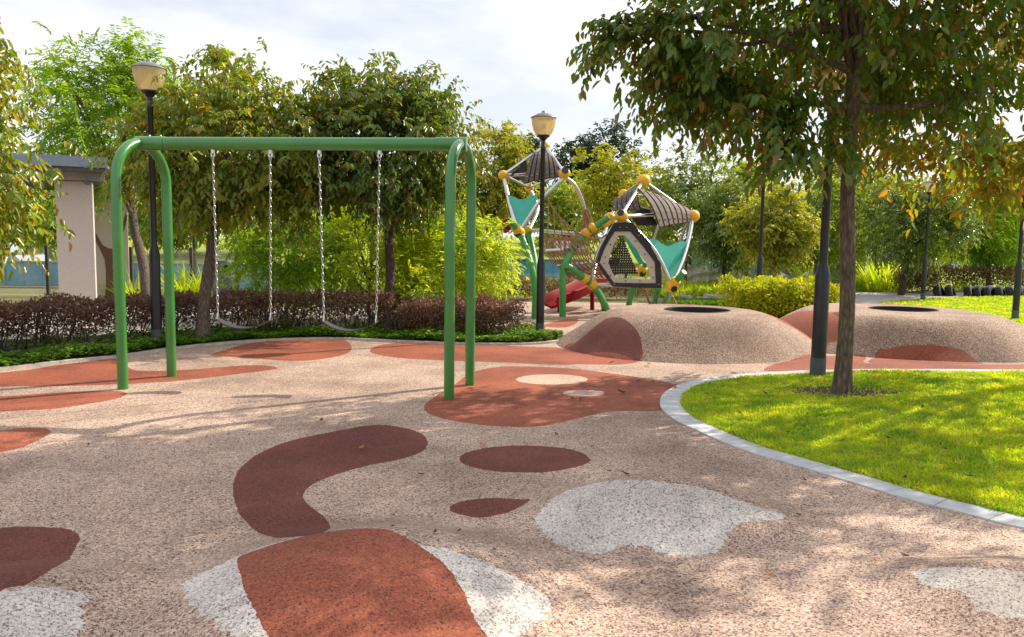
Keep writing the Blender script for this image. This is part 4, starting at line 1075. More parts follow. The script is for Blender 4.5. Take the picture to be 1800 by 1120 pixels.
    for dx in (-0.25, 0.25): MB().tube([(p[0] + dx, 26.05, 0), (p[0] + dx, 26.05, p[2])], 0.025, 8).build('post', M['post'], t)
    # parked car
    cx, cy = D(-45, 450, 27.0)[0], 27.0
    t = thing('parked_car', (cx, cy, 0), 'silver car parked beyond the clear fence at the left edge', 'car')
    prof = [(-2.1, .35), (-2.12, .62), (-1.95, .82), (-1.35, .90), (-.75, 1.34), (.55, 1.36), (1.25, .96), (1.9, .86), (2.1, .66), (2.12, .35)]
    def ext(pr, w0, w1, name, mat, par=t):
        n = len(pr); vs = [(cx + a, cy - w0, b) for a, b in pr] + [(cx + a, cy + w1, b) for a, b in pr]
        return MB().add(vs, [tuple(range(n)), tuple(range(2 * n - 1, n - 1, -1))] + [(i, (i + 1) % n, n + (i + 1) % n, n + i) for i in range(n)]).build(name, mat, par, smooth=False)
    ext(prof, 0.85, 0.85, 'body', M['carpaint'])
    ext([(-1.2, .93), (-.72, 1.28), (-.1, 1.29), (-.1, .93)], 0.856, 0.856, 'window', M['glass_dark']); ext([(0, .93), (0, 1.29), (.5, 1.29), (1.1, .96)], 0.856, 0.856, 'window', M['glass_dark'])
    for x in (-1.35, 1.35):
        for y in (-.80, .80):
            w = MB().lathe([(0.0001, -.1), (.30, -.1), (.33, -.07), (.33, .07), (.30, .1), (0.0001, .1)], (cx + x, cy + y, .33), 20, 0, (0, 1, 0)).build('wheel', M['tyre'], t)
            MB().lathe([(.19, -.105), (.19, .105)], (cx + x, cy + y, .33), 14, 0, (0, 1, 0)).build('rim', M['steel'], w)
    # far buildings
    def building(p0, p1, ptop, Y, d, roofm, label, rows, cols, pitched=False, wm='whitewall', win='glass_dark', zb=0.0):
        x0, x1 = D(p0, 400, Y)[0], D(p1, 400, Y)[0]; zt = D((p0 + p1) / 2, ptop, Y)[2]
        t = thing('building', ((x0 + x1) / 2, Y, zb), label, 'building', 'far buildings')
        MB().box(((x0 + x1) / 2, Y + d / 2, (zt + zb) / 2), (x1 - x0, d, zt - zb)).build('wall', M[wm], t, smooth=False)
        if pitched:
            e = 0.5; vs = [(x0 - e, Y - e, zt + .01), (x1 + e, Y - e, zt + .01), (x1 + e, Y + d + e, zt + .01), (x0 - e, Y + d + e, zt + .01), (x0 + 1, Y + d / 2, zt + d * 0.22), (x1 - 1, Y + d / 2, zt + d * 0.22)]
            MB().add(vs, [(0, 1, 5, 4), (2, 3, 4, 5), (1, 2, 5), (3, 0, 4), (3, 2, 1, 0)]).build('roof', M[roofm], t, smooth=False)
        else: MB().box(((x0 + x1) / 2, Y + d / 2, zt + 0.16), (x1 - x0 + 0.6, d + 0.6, 0.3), 0, 0.03).build('roof', M[roofm], t, smooth=False)
        for r in range(rows):
            for c in range(cols):
                wx = x0 + (x1 - x0) * (c + 0.5) / cols; wz = zb + (zt - zb) * (r + 0.6) / rows
                w = MB().box((wx, Y - 0.02, wz), ((x1 - x0) / cols * 0.6, 0.06, (zt - zb) / rows * 0.4)).build('window', M[win], t, smooth=False)
                MB().box((wx, Y - 0.04, wz - (zt - zb) / rows * 0.22), ((x1 - x0) / cols * 0.66, 0.1, 0.07)).build('sill', M[wm], w, smooth=False)
    building(150, 330, 392, 60, 10, 'blueroof', 'long pale building beyond the field at left, seen beside the shelter', 1, 8)
    building(520, 620, 350, 75, 10, 'blueroof', 'pale building glimpsed between the two rust tinted trees behind the swing', 3, 6)
    building(960, 1012, 345, 95, 12, 'blueroof', 'distant white building with a blue-grey roof seen through the climbing frame arch', 4, 6, True)
    building(1655, 1760, 372, 42, 12, 'blueroof', 'white walled building with green windows behind the feathery trees at right', 2, 3, False, 'whitewall', 'window')
    building(1420, 1640, 385, 60, 10, 'blueroof', 'low pale building far behind the round dark tree', 1, 9)
small_things()

# ---------------------------------------------------------------- hedges, ground cover, strappy plants, bushes
def hedge(name, label, line, depth, z0, z1, mat, n, leaf, seed, stems=True, bot=0.0, group=None, wr=0.45, top_irr=0.07):
    """leaves through a long box that follows a ground line"""
    rs = np.random.RandomState(seed); Pl = resamp(np.array(line), 0.1); nb = np.array(offset(Pl, 1)) - Pl
    t = thing(name, (*Pl[len(Pl) // 2], 0), label, 'hedge', group)
    i = rs.randint(0, len(Pl), n); v = rs.beta(0.75, 0.75, n) * depth
    zf = rs.beta(1.6, 0.9, n); topz = z1 + top_irr * np.sin(Pl[i, 0] * 4.3 + seed) * np.cos(v * 7) + top_irr * 0.6 * np.sin(Pl[i, 0] * 11 + v * 5)
    z = z0 + (topz - z0) * zf + rs.normal(0, 0.015, n)
    bul = 1 + 0.1 * np.sin(zf * 3.1)
    xy = Pl[i] + nb[i] * ((v - depth / 2) * bul + depth / 2)[:, None] + rs.normal(0, 0.04, (n, 2))
    P = np.column_stack([xy, z]); out = nb[i] * (v / depth - 0.5)[:, None]
    ax = np.column_stack([out * 0.8, (zf - 0.3) * 0.7]) + rs.normal(0, 0.6, (n, 3)); up = rs.normal(0, 0.6, (n, 3)) + np.array([0, 0, 0.8])
    Ln = leaf * rs.uniform(0.6, 1.3, n)
    V, Q = leaf_quads(P, ax, up, Ln, Ln * wr, 0.2, 0.15); mesh_np('foliage', V, Q, M[mat], t)
    if stems:
        mb = MB(); L_ = len(Pl)
        for k in range(int(L_ * 1.1)):
            j = rs.randint(0, L_); p = Pl[j] + nb[j] * rs.uniform(0.2, 0.8) * depth
            q = np.array([*p, 0.0])
            for _ in range(3):
                e = q + np.array([rs.normal(0, .16), rs.normal(0, .1), z0 + (z1 - z0) * rs.uniform(0.35, 0.95)])
                m_ = (q + e) / 2 + np.array([rs.normal(0, .05), rs.normal(0, .04), -0.02])
                mb.tube(bez(q, m_, e, 3), [0.011, 0.008, 0.006, 0.003], 4, cap=False)
        mb.build('stems', M['stem'], t)
    return t
HL = [G(px, py)[:2] for px, py in [(-420, 680), (-150, 648), (0, 628), (120, 617), (250, 604), (380, 594), (500, 590), (640, 590), (690, 592)]]
hedge('purple_hedge', 'long purple-brown hedge on bare stems behind the left planting bed', HL, -0.75, 0.18, 0.64, 'lf_purple', 34000, 0.05, 11)
HR = [G(px, py)[:2] for px, py in [(700, 594), (780, 597), (860, 597), (925, 593)]]
hedge('purple_hedge', 'shorter sunlit purple-brown hedge behind the right swing post', HR, -0.85, 0.12, 0.57, 'lf_purple', 16000, 0.045, 12)
hedge('brown_hedge', 'clipped brown hedge behind the red slide', [G(px, 527)[:2] for px in (850, 920, 1000, 1080, 1150)], -0.9, 0.05, 0.50, 'lf_brown', 9000, 0.06, 13, False)
hedge('brown_hedge', 'dark brown hedge behind the row of tyres at right', [D(px, 500, 27.5)[:2] for px in (1640, 1700, 1760, 1840, 1950)], -0.9, 0.15, 0.85, 'lf_brown', 9000, 0.08, 14, False)
hedge('brown_hedge', 'brown shrub clump beside the foot of the far lamp, left of the tyres', [D(px, 500, 26.5)[:2] for px in (1588, 1610, 1632, 1650)], -0.8, 0.0, 0.75, 'lf_brown', 4000, 0.07, 15, False)
HG = [G(px, py)[:2] for px, py in [(1296, 566), (1340, 574), (1400, 576), (1470, 570)]]
hedge('yellow_hedge', 'clipped hedge with a bright yellow-green top behind the mounds', HG, -1.9, 0.0, 0.80, 'lf_hedge', 26000, 0.062, 16, True, wr=0.6)

def cover(n, seed):
    rs = np.random.RandomState(seed); P = np.array(bed_poly); lo, hi = P.min(0), P.max(0)
    c = rs.uniform(lo, hi, (n * 6, 2)); c = c[in_poly(c, P)]
    # keep the strip in front of the hedge, thinner behind
    BIa = np.array(BI); dmin = np.min(np.linalg.norm(c[:, None] - BIa[None, ::2], axis=2), axis=1)
    ki = (rs.uniform(0, 1, len(c)) < np.clip(1.2 - dmin / 0.8, 0.12, 1)) & (c[:, 0] > -9)
    c = c[ki][:n]; n = len(c)
    K = 9
    a = rs.uniform(0, 6.283, (n, K)); hh = 0.04 + 0.11 * (0.5 + 0.5 * np.sin(c[:, 0] * 3.7) * np.cos(c[:, 1] * 4.1)) * rs.uniform(0.5, 1.3, n)
    el = rs.uniform(0.1, 0.9, (n, K))
    ax = np.stack([np.cos(a), np.sin(a), el], -1); P0 = np.zeros((n, K, 3)); P0[..., :2] = c[:, None] + 0.02 * ax[..., :2]; P0[..., 2] = 0.02 + hh[:, None] * rs.uniform(0.3, 1, (n, K))
    up = np.stack([rs.normal(0, .3, (n, K)), rs.normal(0, .3, (n, K)), np.ones((n, K))], -1)
    Ln = 0.062 * rs.uniform(0.6, 1.25, n * K)
    V, Q = leaf_quads(P0.reshape(-1, 3), ax.reshape(-1, 3), up.reshape(-1, 3), Ln, Ln * 0.5, 0.15, 0.3)
    o = mesh_np('ground_cover', V, Q, M['lf_cover'])
    tag(o, 'low leafy green ground cover along the kerb under the purple hedges', 'ground cover', kind='stuff')
cover(5200, 21)

def strappy(px, py, Y, h, w, n, label, seed, mat='lf_lime', name='strappy_plant', cat='plant', group='strappy yellow-green plants'):
    rs = np.random.RandomState(seed); c = D(px, py, Y); c[2] = 0.0
    t = thing(name, c, label, cat, group)
    a = rs.uniform(0, 6.283, n); r = rs.uniform(0, 1, n) ** 0.5 * w * 0.6
    base = c + np.column_stack([np.cos(a) * r, np.sin(a) * r * 0.6, np.zeros(n)])
    lean = rs.uniform(0.1, 0.9, n); d = np.column_stack([np.cos(a) * lean, np.sin(a) * lean, np.ones(n)]); d = nrmz(d)
    Ln = h * rs.uniform(0.6, 1.2, n); wd = 0.035 * h / 0.7
    s = nrmz(np.cross(d, np.array([0, 0, 1.0])) + 1e-6); k = 6; V = []
    for j in range(k):
        f = j / (k - 1); p = base + d * (Ln * f)[:, None] + np.array([0, 0, -1.0]) * (Ln * 0.5 * f * f * lean)[:, None] + np.column_stack([np.cos(a), np.sin(a), np.zeros(n)]) * (0.25 * Ln * f * f)[:, None]
        ww = wd * (0.35 + 1.3 * f * (1 - f) * 2) * (1 - f * 0.7)
        V += [p - s * ww / 2, p + s * ww / 2]
    V = np.stack(V, 1).reshape(-1, 3); b = (np.arange(n) * 2 * k)[:, None]
    Q = np.concatenate([b + np.array([[2 * j, 2 * j + 1, 2 * j + 3, 2 * j + 2]]) for j in range(k - 1)], 1).reshape(-1, 4)
    mesh_np('blades', V, Q, M[mat], t); return t
for i, (px, py, Y, h, w, n, lab) in enumerate([
        (238, 520, 19.0, 0.75, 0.55, 120, 'strappy plant clump just right of the shelter pillar with the painted tree'),
        (325, 520, 18.8, 1.0, 0.55, 160, 'tall strappy plant clump left of the short lamp post'),
        (362, 520, 19.2, 0.9, 0.35, 90, 'strappy plant clump between the short lamp post and the litter bin'),
        (885, 500, 22.3, 0.62, 0.6, 90, 'strappy plant clump left of the green climbing frame leg'),
        (925, 500, 22.3, 0.5, 0.5, 70, 'small strappy plant clump behind the lamp by the climbing frame'),
        (1560, 500, 28.0, 1.3, 1.4, 320, 'big arching strappy plant clump beside the far path'),
        (1515, 500, 28.5, 1.0, 0.9, 160, 'arching strappy plant clump right of the nearest tree trunk'),
        (1690, 480, 29.5, 0.85, 1.2, 140, 'strappy plant clump above the brown hedge, near the white building'),
        (1425, 490, 28.0, 1.0, 0.7, 140, 'strappy plant clump behind the yellow topped hedge, beside the canvas')]):
    strappy(px, py, Y, h, w, n, lab, 60 + i)

# ---------------------------------------------------------------- trees
UP = np.array([0, 0, 1.0])
# the near tree on the lawn
nb_ = G(1480, 690)
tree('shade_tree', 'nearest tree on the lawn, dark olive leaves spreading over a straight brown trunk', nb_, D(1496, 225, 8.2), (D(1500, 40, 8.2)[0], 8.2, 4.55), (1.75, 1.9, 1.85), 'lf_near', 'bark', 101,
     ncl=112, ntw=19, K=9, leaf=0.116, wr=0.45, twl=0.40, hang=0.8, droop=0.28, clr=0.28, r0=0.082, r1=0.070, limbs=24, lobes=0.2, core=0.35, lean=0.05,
     extra=[(D(1130, 85, 8.0), (0.28, 0.5, 0.14), 5), (D(1190, 60, 8.0), (0.4, 0.5, 0.2), 6), (D(1205, 135, 8.0), (0.3, 0.5, 0.14), 5), (D(1275, 190, 8.0), (0.3, 0.4, 0.15), 5), (D(1330, 225, 8.0), (0.25, 0.4, 0.12), 3), (D(1415, 265, 8.0), (0.25, 0.3, 0.12), 3), (D(1620, 150, 8.0), (0.3, 0.5, 0.2), 3), ((3.4, 8.1, 5.7), (1.9, 1.8, 0.9), 60)])  # last clump group, above the frame, is added to thicken the ground shade
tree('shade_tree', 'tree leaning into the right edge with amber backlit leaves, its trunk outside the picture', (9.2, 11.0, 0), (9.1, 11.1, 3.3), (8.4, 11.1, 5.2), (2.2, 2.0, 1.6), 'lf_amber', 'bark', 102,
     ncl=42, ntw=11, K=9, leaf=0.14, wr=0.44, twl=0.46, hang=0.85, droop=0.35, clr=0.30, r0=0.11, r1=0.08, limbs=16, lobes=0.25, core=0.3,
     extra=[(D(1690, 285, 10.5), (0.7, 0.5, 0.15), 6), (D(1770, 300, 10.2), (0.5, 0.5, 0.2), 5), (D(1610, 225, 10.6), (0.6, 0.5, 0.25), 7), (D(1560, 120, 10.6), (0.6, 0.6, 0.5), 8), ((7.0, 8.9, 5.0), (1.5, 1.3, 0.9), 34), ((5.5, 8.3, 4.9), (1.0, 1.1, 0.8), 18)])  # last two clump groups, mostly out of view, are added to shade the foreground
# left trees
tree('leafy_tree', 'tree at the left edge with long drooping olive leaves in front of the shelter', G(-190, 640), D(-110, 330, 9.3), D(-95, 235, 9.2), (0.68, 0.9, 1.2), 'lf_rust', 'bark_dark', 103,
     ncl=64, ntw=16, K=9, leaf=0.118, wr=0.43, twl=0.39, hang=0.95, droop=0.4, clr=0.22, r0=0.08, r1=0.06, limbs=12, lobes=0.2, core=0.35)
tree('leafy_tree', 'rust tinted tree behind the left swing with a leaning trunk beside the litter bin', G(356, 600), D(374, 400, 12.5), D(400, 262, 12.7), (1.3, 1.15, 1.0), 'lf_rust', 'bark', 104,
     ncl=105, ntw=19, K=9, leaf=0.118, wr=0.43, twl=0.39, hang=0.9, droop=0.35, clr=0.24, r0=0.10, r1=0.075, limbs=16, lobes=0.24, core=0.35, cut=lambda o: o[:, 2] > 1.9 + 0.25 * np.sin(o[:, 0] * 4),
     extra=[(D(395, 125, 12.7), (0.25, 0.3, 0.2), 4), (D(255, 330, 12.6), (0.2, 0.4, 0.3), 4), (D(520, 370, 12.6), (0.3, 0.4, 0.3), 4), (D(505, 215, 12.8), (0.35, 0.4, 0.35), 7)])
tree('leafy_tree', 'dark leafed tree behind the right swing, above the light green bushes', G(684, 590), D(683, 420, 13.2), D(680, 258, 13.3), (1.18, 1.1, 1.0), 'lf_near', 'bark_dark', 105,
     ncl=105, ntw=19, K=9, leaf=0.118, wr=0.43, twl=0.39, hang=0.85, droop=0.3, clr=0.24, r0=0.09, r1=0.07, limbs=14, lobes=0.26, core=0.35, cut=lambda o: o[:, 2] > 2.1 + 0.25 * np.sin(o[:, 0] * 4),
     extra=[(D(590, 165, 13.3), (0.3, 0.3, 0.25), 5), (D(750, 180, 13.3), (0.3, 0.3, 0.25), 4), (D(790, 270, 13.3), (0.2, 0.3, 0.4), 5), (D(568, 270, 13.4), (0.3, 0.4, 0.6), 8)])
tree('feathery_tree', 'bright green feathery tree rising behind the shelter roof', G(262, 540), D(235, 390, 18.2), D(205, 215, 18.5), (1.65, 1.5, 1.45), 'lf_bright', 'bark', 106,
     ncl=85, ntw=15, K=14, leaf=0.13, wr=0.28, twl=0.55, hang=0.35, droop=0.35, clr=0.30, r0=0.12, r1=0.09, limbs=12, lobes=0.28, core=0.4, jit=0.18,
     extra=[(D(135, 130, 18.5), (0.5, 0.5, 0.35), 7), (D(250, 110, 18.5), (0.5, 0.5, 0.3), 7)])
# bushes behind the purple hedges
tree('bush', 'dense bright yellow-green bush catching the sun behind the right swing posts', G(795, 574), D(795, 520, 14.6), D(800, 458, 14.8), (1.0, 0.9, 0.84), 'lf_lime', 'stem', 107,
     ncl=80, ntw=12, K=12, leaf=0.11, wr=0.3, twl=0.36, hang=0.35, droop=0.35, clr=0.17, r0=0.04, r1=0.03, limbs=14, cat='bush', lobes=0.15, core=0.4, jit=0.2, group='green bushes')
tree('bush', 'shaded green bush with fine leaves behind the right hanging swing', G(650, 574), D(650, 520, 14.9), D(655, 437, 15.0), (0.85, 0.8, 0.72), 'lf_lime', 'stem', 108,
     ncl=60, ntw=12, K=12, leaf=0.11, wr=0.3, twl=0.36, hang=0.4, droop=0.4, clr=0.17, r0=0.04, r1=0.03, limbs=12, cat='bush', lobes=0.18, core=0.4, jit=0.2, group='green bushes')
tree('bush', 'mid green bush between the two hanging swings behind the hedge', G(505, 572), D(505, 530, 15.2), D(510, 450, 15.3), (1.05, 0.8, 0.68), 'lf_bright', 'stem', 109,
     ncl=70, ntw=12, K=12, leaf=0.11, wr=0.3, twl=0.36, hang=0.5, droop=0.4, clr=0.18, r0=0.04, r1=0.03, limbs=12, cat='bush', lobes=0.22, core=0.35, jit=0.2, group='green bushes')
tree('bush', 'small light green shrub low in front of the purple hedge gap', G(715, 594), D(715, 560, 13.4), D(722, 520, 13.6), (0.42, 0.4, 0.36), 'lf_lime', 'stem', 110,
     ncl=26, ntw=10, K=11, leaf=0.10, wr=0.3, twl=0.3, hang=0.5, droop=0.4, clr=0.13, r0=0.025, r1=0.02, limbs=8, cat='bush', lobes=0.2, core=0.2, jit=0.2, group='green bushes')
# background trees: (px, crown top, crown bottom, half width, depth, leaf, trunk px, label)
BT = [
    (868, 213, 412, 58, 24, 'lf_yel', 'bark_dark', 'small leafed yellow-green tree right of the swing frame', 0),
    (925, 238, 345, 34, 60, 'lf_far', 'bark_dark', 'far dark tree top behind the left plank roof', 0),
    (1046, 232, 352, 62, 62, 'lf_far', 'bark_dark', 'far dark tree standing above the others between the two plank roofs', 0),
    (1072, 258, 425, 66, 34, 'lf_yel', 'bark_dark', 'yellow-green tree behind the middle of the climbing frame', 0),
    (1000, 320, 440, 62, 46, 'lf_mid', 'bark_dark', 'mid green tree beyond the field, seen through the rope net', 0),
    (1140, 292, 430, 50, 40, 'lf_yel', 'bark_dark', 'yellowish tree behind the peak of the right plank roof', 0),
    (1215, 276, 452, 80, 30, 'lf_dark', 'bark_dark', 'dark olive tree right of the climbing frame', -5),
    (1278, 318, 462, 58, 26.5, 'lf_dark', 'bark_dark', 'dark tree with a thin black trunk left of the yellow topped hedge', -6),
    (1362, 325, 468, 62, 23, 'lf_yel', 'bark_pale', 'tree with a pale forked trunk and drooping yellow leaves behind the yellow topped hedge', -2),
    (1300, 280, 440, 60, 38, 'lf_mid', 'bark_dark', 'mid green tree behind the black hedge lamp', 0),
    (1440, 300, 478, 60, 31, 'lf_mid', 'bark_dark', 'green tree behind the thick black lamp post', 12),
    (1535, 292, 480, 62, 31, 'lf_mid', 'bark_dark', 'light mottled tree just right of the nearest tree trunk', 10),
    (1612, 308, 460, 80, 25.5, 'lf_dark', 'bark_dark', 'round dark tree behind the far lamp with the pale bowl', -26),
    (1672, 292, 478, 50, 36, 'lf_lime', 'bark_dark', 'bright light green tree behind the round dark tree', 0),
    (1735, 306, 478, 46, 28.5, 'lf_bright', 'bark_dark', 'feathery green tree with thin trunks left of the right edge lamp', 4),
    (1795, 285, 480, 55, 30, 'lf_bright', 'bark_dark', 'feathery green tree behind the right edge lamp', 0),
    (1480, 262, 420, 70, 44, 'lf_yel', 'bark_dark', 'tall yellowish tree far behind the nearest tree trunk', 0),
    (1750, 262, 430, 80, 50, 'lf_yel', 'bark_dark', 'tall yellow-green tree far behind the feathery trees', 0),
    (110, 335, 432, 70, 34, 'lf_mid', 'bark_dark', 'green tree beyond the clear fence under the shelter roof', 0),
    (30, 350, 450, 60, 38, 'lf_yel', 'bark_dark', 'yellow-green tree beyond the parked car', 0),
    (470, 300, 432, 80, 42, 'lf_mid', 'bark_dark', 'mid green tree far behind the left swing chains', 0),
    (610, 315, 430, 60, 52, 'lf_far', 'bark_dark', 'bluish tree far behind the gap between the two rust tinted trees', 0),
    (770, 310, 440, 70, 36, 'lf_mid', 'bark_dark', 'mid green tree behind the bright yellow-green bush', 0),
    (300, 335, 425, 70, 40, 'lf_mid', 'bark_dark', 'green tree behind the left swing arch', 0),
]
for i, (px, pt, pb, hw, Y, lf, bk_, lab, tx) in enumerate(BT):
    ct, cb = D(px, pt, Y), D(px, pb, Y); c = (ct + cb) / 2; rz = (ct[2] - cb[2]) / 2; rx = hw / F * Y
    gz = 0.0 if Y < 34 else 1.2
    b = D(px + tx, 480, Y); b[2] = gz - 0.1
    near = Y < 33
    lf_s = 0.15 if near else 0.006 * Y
    feather = 'feathery' in lab
    tree('feathery_tree' if feather else 'background_tree', lab, b, np.array([b[0] * 0.6 + c[0] * 0.4, Y, cb[2] + 0.25 * rz]), c, (rx * 0.92, rx * 0.92, rz * 0.92), lf, bk_, 200 + i,
         ncl=84 if near else 60, ntw=14, K=10 if feather else 8, leaf=lf_s, wr=0.28 if feather else 0.42, twl=0.45 if near else 0.013 * Y, hang=0.5, droop=0.3, clr=rx * 0.17,
         r0=0.10 if near else 0.16, r1=0.07 if near else 0.1, limbs=10 if near else 6, lobes=0.22, core=0.3, group='trees behind the playground')

# ---------------------------------------------------------------- tyres, stones, post, flowers, fallen leaves
def tyres():
    first = None
    xs = [1652, 1672, 1706, 1724, 1742, 1760, 1778, 1797]
    labs = ['half buried black tyre at the left end of its row', 'second half buried tyre from the left end of the row', 'third half buried tyre from the left end of the row',
            'fourth half buried tyre from the left, middle of the row', 'fifth half buried tyre, just left of the right edge lamp', 'half buried tyre hidden partly by the right edge lamp', 'half buried tyre just right of the right edge lamp', 'last half buried tyre at the right edge']
    for px, lab in zip(xs, labs):
        p = D(px, 511, 25.5); p[2] = 0.0
        if first is None:
            first = thing('half_tyre', p, lab, 'tyre', 'half buried tyres in a row')
            prof = [(.20, -.09), (.24, -.11), (.31, -.11), (.345, -.085), (.355, -.05), (.345, -.045), (.345, -.035), (.355, -.03), (.355, .03), (.345, .035), (.345, .045), (.355, .05), (.345, .085), (.31, .11), (.24, .11), (.20, .09), (.19, 0), (.20, -.09)]
            MB().lathe(prof, p, 36, 0, (0.75, -0.6, 0.25)).build('tread', M['tyre'], first)
            t = first
        else:
            t = copy_tree(first); t.location = tuple(p); t['label'] = lab; t.rotation_euler = (0, 0, random.Random(px).uniform(-0.25, 0.25))
tyres()
def stones():
    rs = np.random.RandomState(8)
    spots = [(1196, 512), (1206, 519), (1216, 509), (1224, 523), (1236, 515), (1245, 526), (1257, 521), (1268, 514), (1278, 527), (1213, 530), (1232, 531), (1252, 533), (1272, 519), (1288, 523), (1199, 526), (1185, 517), (1262, 529), (1283, 514), (1240, 507), (1222, 515)]
    for px, py in spots:
        p = G(px, py); r = rs.uniform(0.10, 0.22)
        mb = MB(); mb.sphere((0, 0, 0), 1, 12)
        a = rs.uniform(0.7, 1.2, 3) * r; ph = rs.uniform(0, 6, 3)
        vs = []
        for v in mb.v:
            v = np.array(v); k = 1 + 0.14 * math.sin(3 * v[0] + ph[0]) + 0.12 * math.sin(4 * v[1] + ph[1]) + 0.1 * math.sin(5 * v[2] + ph[2])
            vs.append(tuple(p + v * a * k * np.array([1.15, 1, 0.75]) + np.array([0, 0, a[2] * 0.3])))
        mb.v = vs
        o = mb.build('stone', M['stone']); me = o.data
        tag(o, 'rounded grey stone in the rock bed left of the yellow topped hedge', 'stone', 'stones of the rock bed')
stones()
def rock_bed_grass():
    poly = [G(*p)[:2] for p in [(1180, 541), (1300, 541), (1310, 536), (1250, 534), (1180, 535)]]
    rs = np.random.RandomState(9); P = np.array(poly); q = rs.uniform(P.min(0), P.max(0), (9000, 2)); q = q[in_poly(q, P)]; n = len(q)
    V, Q = leaf_quads(np.column_stack([q, np.zeros(n)]), np.column_stack([rs.normal(0, .5, n), rs.normal(0, .5, n), np.ones(n)]), rs.normal(0, 1, (n, 3)), rs.uniform(.08, .2, n), 0.03, .1, .3)
    o = mesh_np('ground_cover', V, Q, M['lf_cover']); tag(o, 'low green plants in front of the stones beside the climbing frame', 'ground cover', kind='stuff')
    rs = np.random.RandomState(10); n = 7000; x0, x1 = 4.4, 9.0; q = np.column_stack([rs.uniform(x0, x1, n), rs.uniform(22.5, 27, n)])
    V, Q = leaf_quads(np.column_stack([q, np.zeros(n)]), np.column_stack([rs.normal(0, .5, n), rs.normal(0, .5, n), np.ones(n)]), rs.normal(0, 1, (n, 3)), rs.uniform(.1, .4, n), 0.05, .1, .3)
    o = mesh_np('ground_cover', V, Q, M['lf_lime']); tag(o, 'loose yellow-green undergrowth in front of the canvas screens', 'ground cover', kind='stuff')
rock_bed_grass()
def post_and_flowers():
    p = G(858, 560); t = thing('marker_post', p, 'thin red marker post behind the sunlit purple hedge', 'post')
    MB().lathe([(0.035, 0), (0.035, 0.80)], p, 12).build('shaft', M['red_plastic'], t); MB().lathe([(0.04, 0.80), (0.045, 0.82), (0.045, 0.90), (0.03, 0.93), (0.0001, 0.935)], p, 12).build('cap', M['yellow'], t)
    rs = np.random.RandomState(12); c = D(803, 518, 14.0); n = 90
    t = thing('flowering_shrub', (c[0], c[1], 0), 'small pink flowering shrub just behind the right swing post', 'flowering plant')
    P = c + rs.normal(0, 1, (n, 3)) * np.array([.16, .12, .09]); V, Q = leaf_quads(P, rs.normal(0, 1, (n, 3)), rs.normal(0, 1, (n, 3)), 0.05, 0.04); mesh_np('petals', V, Q, M['lf_pink'], t)
    mb = MB()
    for k in range(9): mb.tube(bez((c[0] + rs.normal(0, .04), c[1], 0), (c[0], c[1], .3), c + rs.normal(0, .1, 3), 4), 0.006, 4)
    mb.build('stems', M['stem'], t)
post_and_flowers()
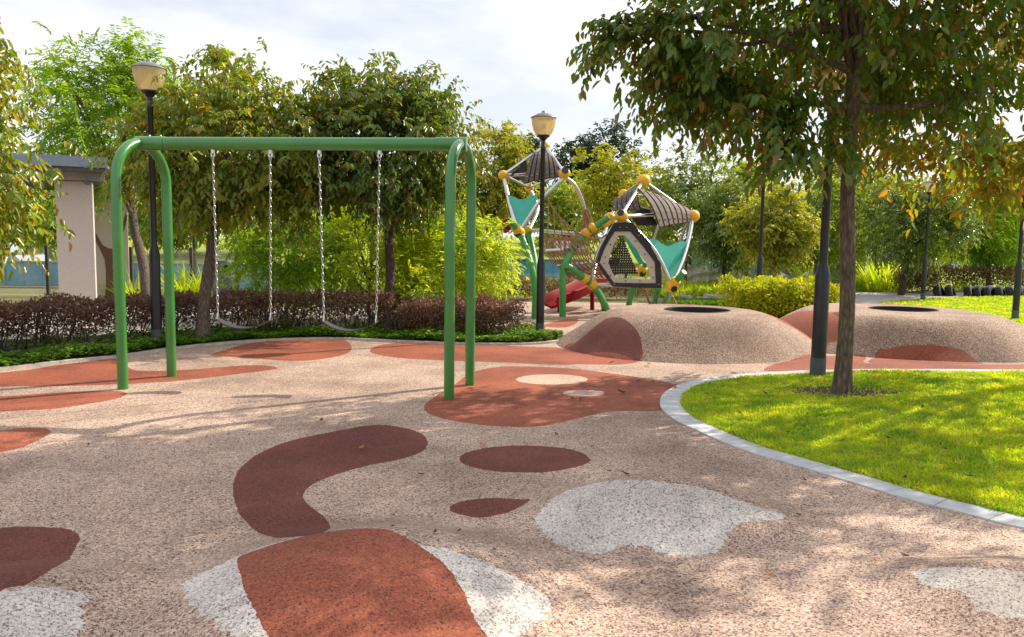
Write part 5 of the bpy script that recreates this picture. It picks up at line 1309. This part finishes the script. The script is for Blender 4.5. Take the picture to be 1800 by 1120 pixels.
def fallen():
    spots = [(636, 791, 'lf_orange', 0.06, 'orange dry leaf lying on the long curved maroon patch', 'flat'), (846, 785, 'lf_orange', 0.065, 'curled orange leaf at the rim of the maroon ellipse', 0), (1352, 1018, 'lf_orange', 0.04, 'small orange leaf on the tan rubber, lower right', 0),
             (523, 872, 'lf_orange', 0.025, 'tiny pale leaf bit in the bend of the curved maroon patch', 0), (741, 838, 'lf_dry', 0.055, 'dark dry leaf right of the curved maroon patch', 0), (565, 742, 'lf_dry', 0.06, 'brown leaf above the curved maroon patch', 0),
             (1186, 684, 'lf_orange', 0.09, 'orange leaf resting at the tip of the lawn kerb', 0), (1092, 693, 'lf_dry', 0.11, 'long brown leaf on the big red patch beside the lawn tip', 0), (1404, 910, 'lf_dry', 0.05, 'brown leaf right of the speckled white dome', 0),
             (1590, 983, 'lf_dry', 0.05, 'brown leaf above the whitish dome at the right edge', 0), (1537, 990, 'lf_orange', 0.03, 'pale curled leaf in the dappled shade', 0), (978, 767, 'lf_dry', 0.05, 'brown leaf between the maroon ellipse and the red patch', 0),
             (1042, 788, 'lf_dry', 0.04, None, 0), (807, 938, 'lf_dry', 0.03, None, 0), (765, 940, 'lf_dry', 0.03, None, 0), (690, 930, 'lf_dry', 0.025, None, 0), (1100, 838, 'lf_dry', 0.05, None, 0), (1070, 832, 'lf_dry', 0.04, None, 0),
             (1140, 643, 'lf_orange', 0.10, 'orange leaf on pale rubber below the left mound', 0), (1122, 672, 'lf_dry', 0.06, None, 0), (1020, 705, 'lf_dry', 0.05, None, 0), (1005, 702, 'lf_dry', 0.06, None, 0), (660, 700, 'lf_dry', 0.05, None, 0), (320, 755, 'lf_dry', 0.04, None, 0), (345, 757, 'lf_dry', 0.04, None, 0),
             (156, 785, 'lf_dry', 0.04, None, 0), (255, 817, 'lf_dry', 0.03, None, 0), (870, 972, 'lf_dry', 0.03, None, 0), (888, 985, 'lf_dry', 0.025, None, 0), (1525, 1051, 'lf_dry', 0.03, None, 0), (1450, 845, 'lf_dry', 0.045, None, 0), (1415, 848, 'lf_dry', 0.04, None, 0), (1075, 640, 'lf_dry', 0.08, None, 0), (1590, 852, 'lf_dry', 0.05, None, 0), (1700, 850, 'lf_dry', 0.07, None, 0)]
    rs = np.random.RandomState(31)
    spots = spots + [(x, y, 'lf_dry', rs.uniform(0.035, 0.075), None, 0) for x, y in [(1300, 735), (1345, 700), (1420, 676), (1440, 690), (1530, 682), (1560, 700), (1620, 725), (1690, 700), (1740, 740), (1560, 780), (1660, 800), (1385, 770), (1490, 725), (1780, 800), (1240, 700)]]
    for px, py, mt, ln, lab, _ in spots:
        xy = Hit(px, py); z = float(hf(np.array([xy[0]]), np.array([xy[1]]))[0]) + 0.012
        lawn_on = in_poly(np.array([xy]), np.array(lawn_poly))[0]
        if lawn_on: z = 0.045
        a = rs.uniform(0, 6.28); ax = np.array([math.cos(a), math.sin(a), 0.12]); P = np.array([[*xy, z]])
        n = 8; vs, fs = [], []
        side = np.array([-math.sin(a), math.cos(a), 0.0])
        for i in range(n + 1):
            f = i / n; w = 0.24 * ln * (math.sin(math.pi * f ** 0.8)) + 0.0006
            c = P[0] + ax * ln * (f - 0.5) + np.array([0, 0, 0.22 * ln * (2 * f - 1) ** 2 + 0.1 * ln * f])
            for s_, zz in ((-1, 0.55 * w), (0, 0), (1, 0.45 * w)): vs.append(c + side * w * s_ + np.array([0, 0, zz]))
        for i in range(n):
            for j in range(2): fs.append((i * 3 + j, i * 3 + j + 1, i * 3 + j + 4, i * 3 + j + 3))
        vs += [P[0] - ax * ln * 0.5, P[0] - ax * ln * 0.72 + side * 0.004, P[0] - ax * ln * 0.72 - side * 0.004]; k = len(vs); fs.append((k - 3, k - 2, k - 1))
        o = MB().add([v - P[0] for v in vs], fs).build('fallen_leaf', M[mt]); o.location = tuple(P[0])
        tag(o, lab or ('small dry brown leaf fallen on the lawn grass' if lawn_on else 'small dry brown leaf fallen on the rubber playground surface'), 'fallen leaf', 'fallen leaves')
fallen()
